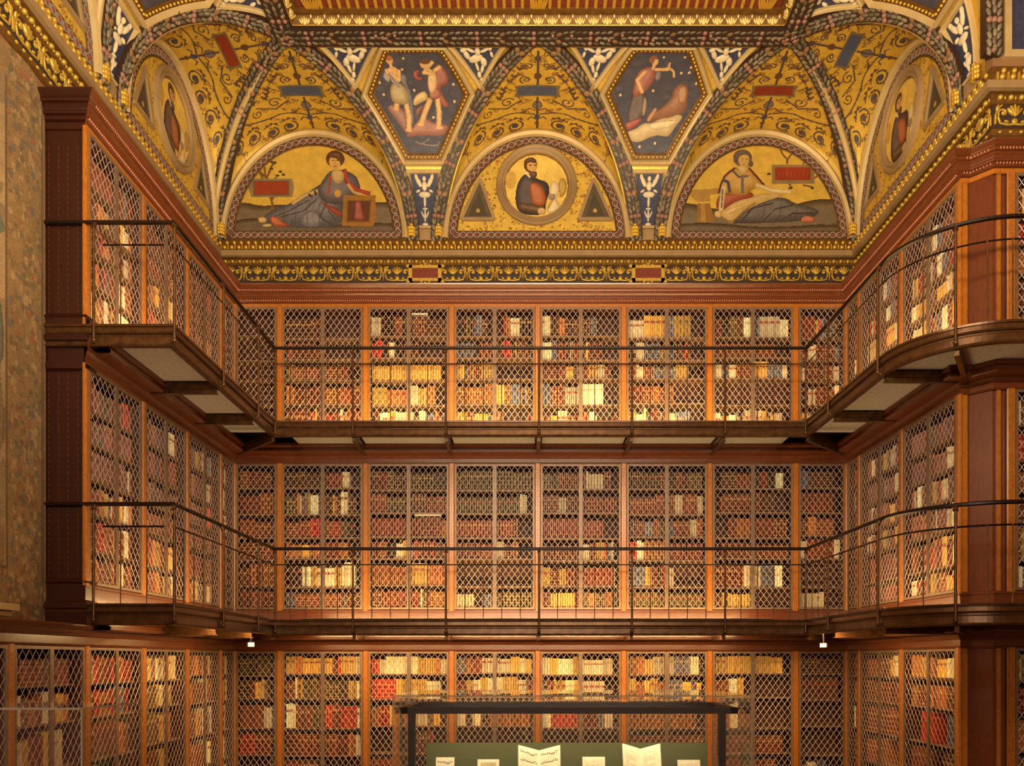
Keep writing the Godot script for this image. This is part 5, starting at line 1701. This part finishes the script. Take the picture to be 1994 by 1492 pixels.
func gallery(name_: String, label: String, yd: float, yr: float, ym: float):
	# yd: top of the deck, yr: handrail, ym: middle rail
	var o := base("gallery_balcony")
	tag(o, label, "balcony")
	var path := deck_path()
	var yb := yd - 0.217
	var f := MB.new()
	f.sweep(path, V([-0.05, yb + 0.03, -0.05, yb, 0.012, yb, 0.02, yb + 0.012, 0.006, yb + 0.025, 0.0, yb + 0.09, 0.004, yb + 0.1, -0.008, yb + 0.105, -0.008, yb + 0.118, 0.012, yb + 0.125, 0.022, yb + 0.14, 0.016, yb + 0.185, 0.03, yb + 0.19, 0.034, yb + 0.21, 0.02, yb + 0.217, -0.06, yb + 0.217]))
	obj("fascia", f, mats.bronze, o)
	var h := MB.new()
	h.sweep(path, V([0.0, yr - 0.022, 0.024, yr - 0.012, 0.026, yr + 0.008, 0.012, yr + 0.02, -0.012, yr + 0.02, -0.026, yr + 0.008, -0.024, yr - 0.012, 0.0, yr - 0.022]))
	obj("handrail", h, mats.bronze_dark, o)
	h = MB.new()
	var mp := V([0.0, ym - 0.01, 0.01, ym, 0.0, ym + 0.01, -0.01, ym, 0.0, ym - 0.01])
	h.sweep(path, mp, false, Color.WHITE, 1)
	h.sweep([Vector3(-4.21, 0, -8.06), Vector3(-3.6, 0, -8.06)], mp)
	obj("middle_rail", h, mats.bronze_dark, o)
	# deck plates: bronze above, frosted glass below
	var d := MB.new()
	var wt := yd - 0.02
	d.box(Vector3(-4.42, yd - 0.06, -12.19), Vector3(4.83, wt, -11.31))
	d.box(Vector3(-4.42, yd - 0.06, -11.31), Vector3(-3.52, wt, -8.10))
	d.box(Vector3(3.91, yd - 0.06, -11.31), Vector3(4.82, wt, -8.89))
	for i in 11:
		var a := PI / 2 * i / 11
		var b := PI / 2 * (i + 1) / 11
		var c := Vector3(4.86, 0, -8.89)
		var p := c + Vector3(-cos(a), 0, sin(a)) * 0.94
		var q := c + Vector3(-cos(b), 0, sin(b)) * 0.94
		for y in [yd - 0.06, wt]:
			d.tri(c + Vector3(0, y, 0), p + Vector3(0, y, 0), q + Vector3(0, y, 0), Color.WHITE)
	d.box(Vector3(4.86, yd - 0.06, -8.83), Vector3(6.5, wt, -7.95))
	obj("deck", d, mats.bronze_dark, o)
	var led := MB.new()
	led.sweep(case_path(-8.1, false).slice(1), V([0.0, yb - 0.05, 0.235, yb - 0.05, 0.25, yb - 0.04, 0.252, yb - 0.015, 0.235, yb - 0.008, 0.235, yb + 0.015, 0.255, yb + 0.025, 0.265, yb + 0.045, 0.265, yb + 0.08, 0.0, yb + 0.08]))
	obj("wood_soffit", led, mats.wood_flat, o)
	var posts := []      # [foot, outward, beam end]
	for i in range(1, 6):
		posts.append([Vector3(-3.706 + 1.292 * i + 0.005, 0, -11.3), Vector3(0, 0, 1), Vector3(-3.706 + 1.292 * i, 0, -11.95)])
	for z in [-9.32, -10.53]:
		posts.append([Vector3(-3.51, 0, z), Vector3(1, 0, 0), Vector3(-4.15, 0, z)])
	posts.append([Vector3(3.90, 0, -10.40), Vector3(-1, 0, 0), Vector3(4.58, 0, -10.40)])
	posts.append([Vector3(-4.28, 0, -8.06), Vector3(0, 0, 1), null])
	posts.append([Vector3(-3.51, 0, -8.06), Vector3(0.7, 0, 0.7), null])
	posts.append([Vector3(-3.51, 0, -11.3), Vector3(0.5, 0, 0.5), Vector3(-4.18, 0, -11.98)])
	posts.append([Vector3(3.90, 0, -11.3), Vector3(-0.5, 0, 0.5), Vector3(4.6, 0, -11.98)])
	posts.append([Vector3(3.90, 0, -8.93), Vector3(-1, 0, 0), Vector3(4.6, 0, -8.95)])
	posts.append([Vector3(4.85 - 0.95 * 0.58, 0, -8.89 + 0.95 * 0.814), Vector3(-0.58, 0, 0.814), Vector3(4.85, 0, -8.95)])
	posts.append([Vector3(5.7, 0, -7.94), Vector3(0, 0, 1), Vector3(5.7, 0, -8.8)])
	for p in posts:
		var x: Vector3 = p[0] + p[1] * 0.034
		var m := MB.new()
		m.tube(x + Vector3(0, yb + 0.06, 0), x + Vector3(0, yr - 0.06, 0), 0.0165, 0.015, 8)
		m.tube(x + Vector3(0, yr - 0.06, 0), x - p[1] * 0.03 + Vector3(0, yr - 0.012, 0), 0.026, 0.02, 8)
		m.ell(x + Vector3(0, yb + 0.05, 0), Vector3(0.026, 0, 0), Vector3(0, 0.03, 0), Vector3(0, 0, 0.026), Color.WHITE, 8, 5)
		m.tube(x + Vector3(0, yb + 0.045, 0), x - p[1] * 0.03 + Vector3(0, yb + 0.03, 0), 0.016, 0.02, 8)
		obj("post", m, mats.bronze, o)
		if p[2] != null:
			var e := MB.new()
			var q: Vector3 = p[2]
			e.bar(p[0] - p[1] * 0.05 + Vector3(0, yb + 0.035, 0), q + Vector3(0, yb + 0.035, 0), Vector3.UP, 0.06, 0.085)
			var far: Vector3 = q + (q - p[0]).normalized() * 0.16
			e.bar(p[0] - p[1] * 0.05 + Vector3(0, yb - 0.03, 0), q + Vector3(0, yb - 0.03, 0), Vector3.UP, 0.045, 0.05)
			e.bar(p[0] - p[1] * 0.03 + Vector3(0, yb - 0.056, 0), far + Vector3(0, yb - 0.056, 0), Vector3.UP, 0.05, 0.01)
			obj("beam", e, mats.bronze, o)
	# thin balusters: four between the posts
	if not shared.has("rod%.2f" % yd):
		var r := MB.new()
		r.tube(Vector3(0, yd - 0.01, 0), Vector3(0, ym + 0.012, 0), 0.0065, 0.0065, 6)
		r.ell(Vector3(0, ym, 0), Vector3(0.014, 0, 0), Vector3(0, 0.016, 0), Vector3(0, 0, 0.014), Color.WHITE, 6, 4)
		shared["rod%.2f" % yd] = r.mesh()
	var spots := []
	var runs := [[-3.51, -2.41], [-2.41, -1.117], [-1.117, 0.175], [0.175, 1.467], [1.467, 2.759], [2.759, 3.9]]
	for q in runs:
		for k in range(1, 5):
			spots.append(Vector3(lerpf(q[0], q[1], k / 5.0), 0, -11.3))
	for q in [[-8.06, -9.32, 5], [-9.32, -10.53, 5], [-10.53, -11.3, 3]]:
		for k in range(1, q[2]):
			spots.append(Vector3(-3.51, 0, lerpf(q[0], q[1], k / float(q[2]))))
	for q in [[-11.3, -10.40, 4], [-10.40, -8.93, 5]]:
		for k in range(1, q[2]):
			spots.append(Vector3(3.90, 0, lerpf(q[0], q[1], k / float(q[2]))))
	for x in [-4.03, -3.77]:
		spots.append(Vector3(x, 0, -8.06))
	for a in [0.3, 0.62, 1.24, 1.48]:
		spots.append(Vector3(4.85 - 0.95 * cos(a), 0, -8.89 + 0.95 * sin(a)))
	for x in [5.1, 5.4]:
		spots.append(Vector3(x, 0, -7.94))
	for s in spots:
		obj("baluster", shared["rod%.2f" % yd], mats.bronze, o, Transform3D(Basis.IDENTITY, s))
	# frosted panels between the beams
	var g := []
	var xs := [-3.4, -2.41, -1.117, 0.175, 1.467, 2.759, 3.8]
	for i in 6:
		g.append([xs[i] + 0.05, -11.93, xs[i + 1] - 0.05, -11.34])
	for q in [[-9.26, -8.12], [-10.47, -9.38], [-11.35, -10.59]]:
		g.append([-4.13, q[0], -3.55, q[1]])
	for q in [[-11.35, -10.46], [-10.34, -8.99]]:
		g.append([3.94, q[0], 4.56, q[1]])
	for q in g:
		var b := MB.new()
		b.box(Vector3(q[0], yb + 0.07, q[1]), Vector3(q[2], yb + 0.085, q[3]))
		obj("frosted_panel", b, mats.frosted, o)
	var cp := MB.new()
	for i in 11:
		var a := PI / 2 * i / 11
		var b2 := PI / 2 * (i + 1) / 11
		var c := Vector3(4.85, 0, -8.89)
		for y in [yb + 0.07, yb + 0.085]:
			cp.tri(c + Vector3(0, y, 0), c + Vector3(-cos(a) * 0.9, y, sin(a) * 0.9), c + Vector3(-cos(b2) * 0.9, y, sin(b2) * 0.9), Color.WHITE)
	cp.box(Vector3(4.85, yb + 0.07, -8.86), Vector3(6.4, yb + 0.085, -7.99))
	obj("frosted_panel", cp, mats.frosted, o)

# ---------------------------------------------------------------- tapestry, mantel, vitrines
func furnishings():
	var tp := painted("tapestry", paint_tapestry(), 0.95)
	var b := MB.new()
	var n := 24
	for j in 10:
		for i in n:
			var q := []
			for w in [[i, j], [i + 1, j], [i + 1, j + 1], [i, j + 1]]:
				var a: float = w[0] / float(n)
				var c: float = w[1] / 10.0
				var yt := 7.58 + 0.035 * sin(a * 14.0) - 0.05 * exp(-a * 30.0)
				q.append([Vector3(XWL + 0.045 + 0.012 * sin(a * 26.0 + c * 1.5), lerpf(yt, 2.275, c), -8.06 + a * 3.2), Vector2(a, c)])
			for f in [[0, 1, 2], [0, 2, 3]]:
				b.tri(q[f[0]][0], q[f[1]][0], q[f[2]][0], Color.WHITE, Vector3.RIGHT, Vector3.RIGHT, Vector3.RIGHT, q[f[0]][1], q[f[1]][1], q[f[2]][1])
	b.box(Vector3(XWL + 0.005, 2.275, -8.055), Vector3(XWL + 0.033, 7.5, -4.87))
	tag(obj("tapestry", b, tp), "faded woven tapestry with leafy border hanging beside the dark pier", "tapestry")
	var o := base("mantelpiece")
	tag(o, "end of a pale stone mantel shelf in front of the tapestry's foot", "mantelpiece")
	b = MB.new()

	b.box(Vector3(-4.78, 2.34, -7.24), Vector3(-4.52, 2.40, -5.0))
	b.box(Vector3(-4.78, 2.29, -7.19), Vector3(-4.56, 2.335, -5.0))
	obj("shelf", b, mats.cream, o)
	b = MB.new()
	b.box(Vector3(-4.78, 2.255, -7.12), Vector3(-4.62, 2.29, -5.0))
	obj("moulding", b, mats.stone_band, o)
	for p in [[Vector3(-3.74, 2.11, -11.0), "tapestry wall", 0.5], [Vector3(4.03, 2.10, -11.0), "curved gallery", -0.5]]:
		o = base("spotlight", Transform3D(Basis(Vector3.UP, p[2]), p[0]))
		tag(o, "small white spotlight under the lower gallery at the %s corner" % p[1], "spotlight")
		b = MB.new()
		b.box(Vector3(-0.04, -0.025, -0.05), Vector3(0.04, 0.03, 0.05))
		obj("housing", b, mats.white_plastic, o)
		b = MB.new()
		b.tube(Vector3(0, 0.03, 0), Vector3(0, 0.16, 0), 0.012, 0.012, 8)
		obj("stem", b, mats.iron, o)
	# display case in the middle: glass cover, black frame, green board
	o = base("display_case")
	tag(o, "glass display case with black metal frame and green cloth back board", "display case")
	var X := func(px: float, D: float) -> float: return (px - 1025.0) * D / 1580.0
	b = MB.new()
	var fz := -5.75
	var bz := -6.5
	var yt := 1.565
	var fx0: float = X.call(780, 5.75)
	var fx1: float = X.call(1437, 5.75)
	b.box(Vector3(fx0, yt - 0.045, fz), Vector3(fx1, yt, fz - 0.04))
	b.box(Vector3(fx0, yt - 0.045, bz), Vector3(fx1, yt, bz + 0.04))
	b.box(Vector3(fx0, yt - 0.045, fz), Vector3(fx0 + 0.05, yt, bz))
	b.box(Vector3(fx1 - 0.05, yt - 0.045, fz), Vector3(fx1, yt, bz))
	obj("top_frame", b, mats.iron, o)
	for x in [X.call(801, 5.75), X.call(1407, 5.75)]:
		for z in [fz - 0.03, bz + 0.03]:
			if z == fz - 0.03:
				b = MB.new()
				b.box(Vector3(x - 0.025, 0.9, z - 0.025), Vector3(x + 0.025, yt - 0.04, z + 0.025))
				obj("upright", b, mats.iron, o)
	b = MB.new()
	b.box(Vector3(X.call(830, 6.2), 0.9, -6.2), Vector3(X.call(1378, 6.2), 1.9 - 161.0 * 6.2 / 1580.0, -6.23))
	obj("back_board", b, mats.felt, o)
	b = MB.new()
	b.box(Vector3(-1.0, 0.86, -6.6), Vector3(1.62, 0.9, -5.3))
	obj("deck", b, mats.felt, o)
	b = MB.new()
	b.box(Vector3(-1.0, 0.0, -6.6), Vector3(1.62, 0.86, -5.3))
	obj("cabinet", b, mats.wood_dark, o)
	b = MB.new()
	b.box(Vector3(-0.75, yt - 0.034, -5.86), Vector3(1.35, yt - 0.018, -5.82))
	obj("unseen_light_bar", b, mats.lamp, o)  # out of view under the top frame, placed to light the papers
	var bl := base("unseen_bar_glow", Transform3D(Basis.IDENTITY, Vector3(0.3, yt - 0.04, -5.84)).looking_at(Vector3(0.3, 1.0, -6.1)), o)
	panel_light(bl, "bar_glow", Vector2(2.1, 0.04), 0.9, Color(1.0, 0.93, 0.78))
	var gx0: float = X.call(765, 5.5)
	var gx1: float = X.call(1463, 5.5)
	var gy := 1.9 - 69.0 * 5.5 / 1580.0
	var panes := [[Vector3(gx0, 0.9, -5.5), Vector3(gx1, gy, -5.508)], [Vector3(gx0, 0.9, -6.55), Vector3(gx1, gy, -6.558)], [Vector3(gx0, 0.9, -6.55), Vector3(gx0 + 0.008, gy, -5.5)], [Vector3(gx1 - 0.008, 0.9, -6.55), Vector3(gx1, gy, -5.5)], [Vector3(gx0, gy - 0.008, -6.55), Vector3(gx1, gy, -5.5)]]
	for i in 5:
		b = MB.new()
		b.box(panes[i][0], panes[i][1])
		obj("glass_pane", b, mats.glass, o)
	b = MB.new()
	b.box(Vector3(gx0, gy - 0.004, -5.495), Vector3(gx1, gy + 0.003, -5.502))
	for x in [gx0, gx1]:
		b.box(Vector3(x - 0.003, 0.9, -5.495), Vector3(x + 0.003, gy, -5.502))
	obj("glass_edge", b, mats.glass_edge, o)
	# things on show
	var pg := [painted("page_notes", paint_page(0), 0.8), painted("page_faint", paint_page(1), 0.8), painted("page_print", paint_page(2), 0.8)]
	var shows := [[867, 1475, 36, 0, "plain pale sheet on a stand, nearest the case's tapestry-side post"], [951, 1479, 42, 2, "small pale printed leaf beside the open manuscript's tapestry side"], [1156, 1474, 44, 1, "pale creased leaf standing between the two open books"], [1341, 1480, 44, 1, "blank tilted leaf on a stand, nearest the case's bay-side post"]]
	for s in shows:
		var w: float = s[2] * 6.05 / 1580.0
		var top: float = 1.9 - (s[1] - 1286.0) * 6.05 / 1580.0
		o = base("leaf_on_stand", Transform3D(Basis.IDENTITY, Vector3(X.call(s[0], 6.05), 0.9, -6.05)))
		tag(o, s[4], "document")
		b = MB.new()
		sheet(b, Vector3(-w / 2, top - 0.9 - 0.24, 0.05), Vector3(w, 0, 0), Vector3(0, 0.24, -0.05), 0.004)
		obj("sheet", b, pg[s[3]], o)
		b = MB.new()
		b.box(Vector3(-w / 2, 0, -0.02), Vector3(w / 2, top - 0.9 - 0.02, -0.01))
		b.box(Vector3(-w / 2, 0, -0.02), Vector3(w / 2, 0.012, 0.08))
		obj("stand", b, mats.felt, o)
	for s in [[1050, 1451, 40, 0, "open manuscript with lines of notes on both pages, upright in the case"], [1249, 1448, 36, 1, "open book with nearly blank cream pages, upright in the case"]]:
		var w: float = s[2] * 5.95 / 1580.0
		var top: float = 1.9 - (s[1] - 1286.0) * 5.95 / 1580.0
		o = base("open_book", Transform3D(Basis.IDENTITY, Vector3(X.call(s[0], 5.95), 0.9, -5.95)))
		tag(o, s[4], "book")
		var hgt := top - 0.9
		for m in [-1.0, 1.0]:
			b = MB.new()
			var p0 := Vector3(0, 0.09, 0.06) if m > 0 else Vector3(-w, 0.12, 0.10)
			var e := Vector3(w, 0.03 * m, 0.04 * m)
			if m < 0:
				sheet(b, Vector3(-w, 0.12, 0.10), Vector3(w, -0.045, -0.05), Vector3(0, hgt - 0.12, -0.10), 0.012)
			else:
				sheet(b, Vector3(0, 0.075, 0.05), Vector3(w, 0.045, 0.05), Vector3(0, hgt - 0.12, -0.10), 0.012)
			obj("page", b, pg[s[3]], o)
		b = MB.new()
		b.box(Vector3(-w, 0, -0.03), Vector3(w, hgt * 0.6, -0.02))
		b.box(Vector3(-w * 0.8, 0, -0.03), Vector3(w * 0.8, 0.07, 0.10))
		obj("cradle", b, mats.felt, o)
	# second vitrine, glass only in view
	o = base("display_case")
	tag(o, "clear glass display case at the tapestry wall side, only its top edges showing", "display case")
	var vx: float = X.call(160, 3.6)
	var vz := -3.6
	var vy := 1.9 - 94.0 * 3.6 / 1580.0
	for q in [[Vector3(-3.4, 0.9, vz), Vector3(vx, vy, vz - 0.008)], [Vector3(vx - 0.008, 0.9, -4.1), Vector3(vx, vy, vz)], [Vector3(-3.4, vy - 0.008, -4.1), Vector3(vx, vy, vz)]]:
		b = MB.new()
		b.box(q[0], q[1])
		obj("glass_pane", b, mats.glass, o)
	b = MB.new()
	b.box(Vector3(-3.4, vy - 0.006, vz - 0.001), Vector3(vx, vy + 0.004, vz + 0.005))
	b.box(Vector3(vx - 0.004, 0.9, vz - 0.001), Vector3(vx + 0.003, vy, vz + 0.005))
	b.box(Vector3(vx - 0.003, vy - 0.004, -4.1), Vector3(vx + 0.003, vy + 0.003, vz))
	obj("glass_edge", b, mats.glass_edge, o)
	b = MB.new()
	b.box(Vector3(-3.4, 0.0, -4.1), Vector3(vx, 0.88, vz))
	obj("cabinet", b, mats.wood_dark, o)

func sheet(b: MB, p: Vector3, e: Vector3, f: Vector3, thick: float):     # a page with its picture, p at the lower corner
	var nrm := e.cross(f).normalized()
	b.tri(p, p + e, p + e + f, Color.WHITE, null, null, null, Vector2(0, 1), Vector2(1, 1), Vector2(1, 0))
	b.tri(p, p + e + f, p + f, Color.WHITE, null, null, null, Vector2(0, 1), Vector2(1, 0), Vector2(0, 0))
	var k := -nrm * thick
	b.quad(p + k + e, p + k, p + k + f, p + k + e + f)
	b.quad(p, p + f, p + f + k, p + k)
	b.quad(p + e + k, p + e + f + k, p + e + f, p + e)
	b.quad(p + f, p + f + e, p + f + e + k, p + f + k)

func _ready():
	rng.seed = 1906
	make_materials()
	# camera: level, lens shifted so that uprights stay upright
	var cam := Camera3D.new()
	cam.name = "camera"
	cam.projection = Camera3D.PROJECTION_FRUSTUM
	cam.near = 0.05
	cam.far = 60.0
	cam.size = 1492.0 / 1580.0 * 0.05
	cam.frustum_offset = Vector2(-28.0, 540.0) / 1580.0 * 0.05
	cam.position = Vector3(0, EYE, 0)
	add_child(cam)
	cam.make_current()
	var we := WorldEnvironment.new()
	we.name = "environment"
	var en := Environment.new()
	en.background_mode = Environment.BG_COLOR
	en.background_color = Color(0.25, 0.22, 0.2)
	en.tonemap_mode = Environment.TONE_MAPPER_LINEAR
	en.tonemap_exposure = 1.0
	en.sdfgi_enabled = true
	en.ssao_enabled = true
	en.ssil_enabled = true
	we.environment = en
	add_child(we)
	# unseen window, added ceiling fill, unseen uplight for the vault, unseen strips for the shelves
	var wn := base("unseen_window_1", Transform3D(Basis.IDENTITY, Vector3(0.2, 4.6, 4.58)))  # out of view, placed to light the bookcase fronts
	tag(wn, "unseen window behind the viewer, placed to light the bookcase fronts", "", "", "structure")
	var lm := MB.new()
	lm.box(Vector3(-2.4, -1.6, 0.0), Vector3(2.4, 1.6, 0.02))
	obj("unseen_window_pane", lm, mats.lamp, wn)
	panel_light(wn, "unseen_window_glow", Vector2(4.8, 3.2), 31.0, Color(1.0, 0.94, 0.86))
	var fill_panel := base("added_fill_panel", Transform3D(Basis(Vector3.RIGHT, -PI / 2), Vector3(0.2, 10.3, -1.2)))  # added as soft fill; the room has no such ceiling panel
	tag(fill_panel, "added fill light panel under the ceiling, out of view", "lamp")
	lm = MB.new()
	lm.box(Vector3(-2.2, -2.2, 0.01), Vector3(2.2, 2.2, 0.05))
	obj("diffuser", lm, mats.lamp, fill_panel)
	panel_light(fill_panel, "fill_panel_glow", Vector2(4.4, 4.4), 26.0, Color(1.0, 0.91, 0.77))
	var tr := base("unseen_uplight", Transform3D(Basis.IDENTITY, Vector3(0.2, 5.5, -3.4)).looking_at(Vector3(0.2, 9.6, -6.4), Vector3.UP))  # out of view above the camera, placed to light the vault
	tag(tr, "unseen uplight above the viewer, placed to light the vault", "lamp")
	lm = MB.new()
	lm.box(Vector3(-3.0, -0.12, 0.02), Vector3(3.0, 0.12, 0.12))
	obj("housing", lm, mats.bronze, tr)
	lm = MB.new()
	lm.box(Vector3(-2.95, -0.1, 0.0), Vector3(2.95, 0.1, 0.02))
	obj("diffuser", lm, mats.lamp, tr)
	panel_light(tr, "unseen_uplight_glow", Vector2(5.9, 0.2), 90.0, Color(1.0, 0.92, 0.77))
	strip(Vector3(0.15, 5.25, -11.38), Vector3(0.15, 5.75, -12.2), 6.6, 14.0, false, "unseen strip light on the upper gallery floor, lighting the far wall cases")
	strip(Vector3(0.15, 2.48, -11.38), Vector3(0.15, 2.98, -12.2), 6.6, 12.0, false, "unseen strip light on the lower gallery floor, lighting the far wall cases")
	strip(Vector3(0.0, 2.275, -11.37), Vector3(0.0, 0.3, -11.95), 6.4, 15.0, false, "unseen strip light under the lower gallery, lighting the far wall cases")
	strip(Vector3(-3.58, 5.25, -9.7), Vector3(-4.4, 5.7, -9.7), 2.9, 4.4, true, "unseen strip light on the upper gallery floor, lighting the tapestry wall cases")
	strip(Vector3(-3.58, 2.48, -9.7), Vector3(-4.4, 3.0, -9.7), 2.9, 3.6, true, "unseen strip light on the lower gallery floor, lighting the tapestry wall cases")
	strip(Vector3(-3.575, 2.275, -9.7), Vector3(-4.15, 0.3, -9.7), 2.9, 5.0, true, "unseen strip light under the lower gallery, lighting the tapestry wall cases")
	strip(Vector3(3.98, 5.25, -10.1), Vector3(4.8, 5.7, -10.1), 2.2, 4.2, true, "unseen strip light on the upper curved gallery floor, lighting its cases")
	strip(Vector3(3.98, 2.48, -10.1), Vector3(4.8, 3.0, -10.1), 2.2, 3.4, true, "unseen strip light on the lower curved gallery floor, lighting its cases")
	strip(Vector3(3.965, 2.275, -10.1), Vector3(4.55, 0.3, -10.1), 2.2, 4.0, true, "unseen strip light under the curved gallery, lighting the lower cases")
	build_shell()
	build_vault()
	pier_relief()
	gilt_cornice()
	wood_trims()
	all_bookcases()
	gallery("upper", "upper bronze gallery with handrail and slim balusters, curving round the pier", 5.235, 6.248, 6.027)
	gallery("lower", "lower bronze gallery with handrail and slim balusters, above the ground-floor cases", 2.465, 3.452, 3.230)
	furnishings()
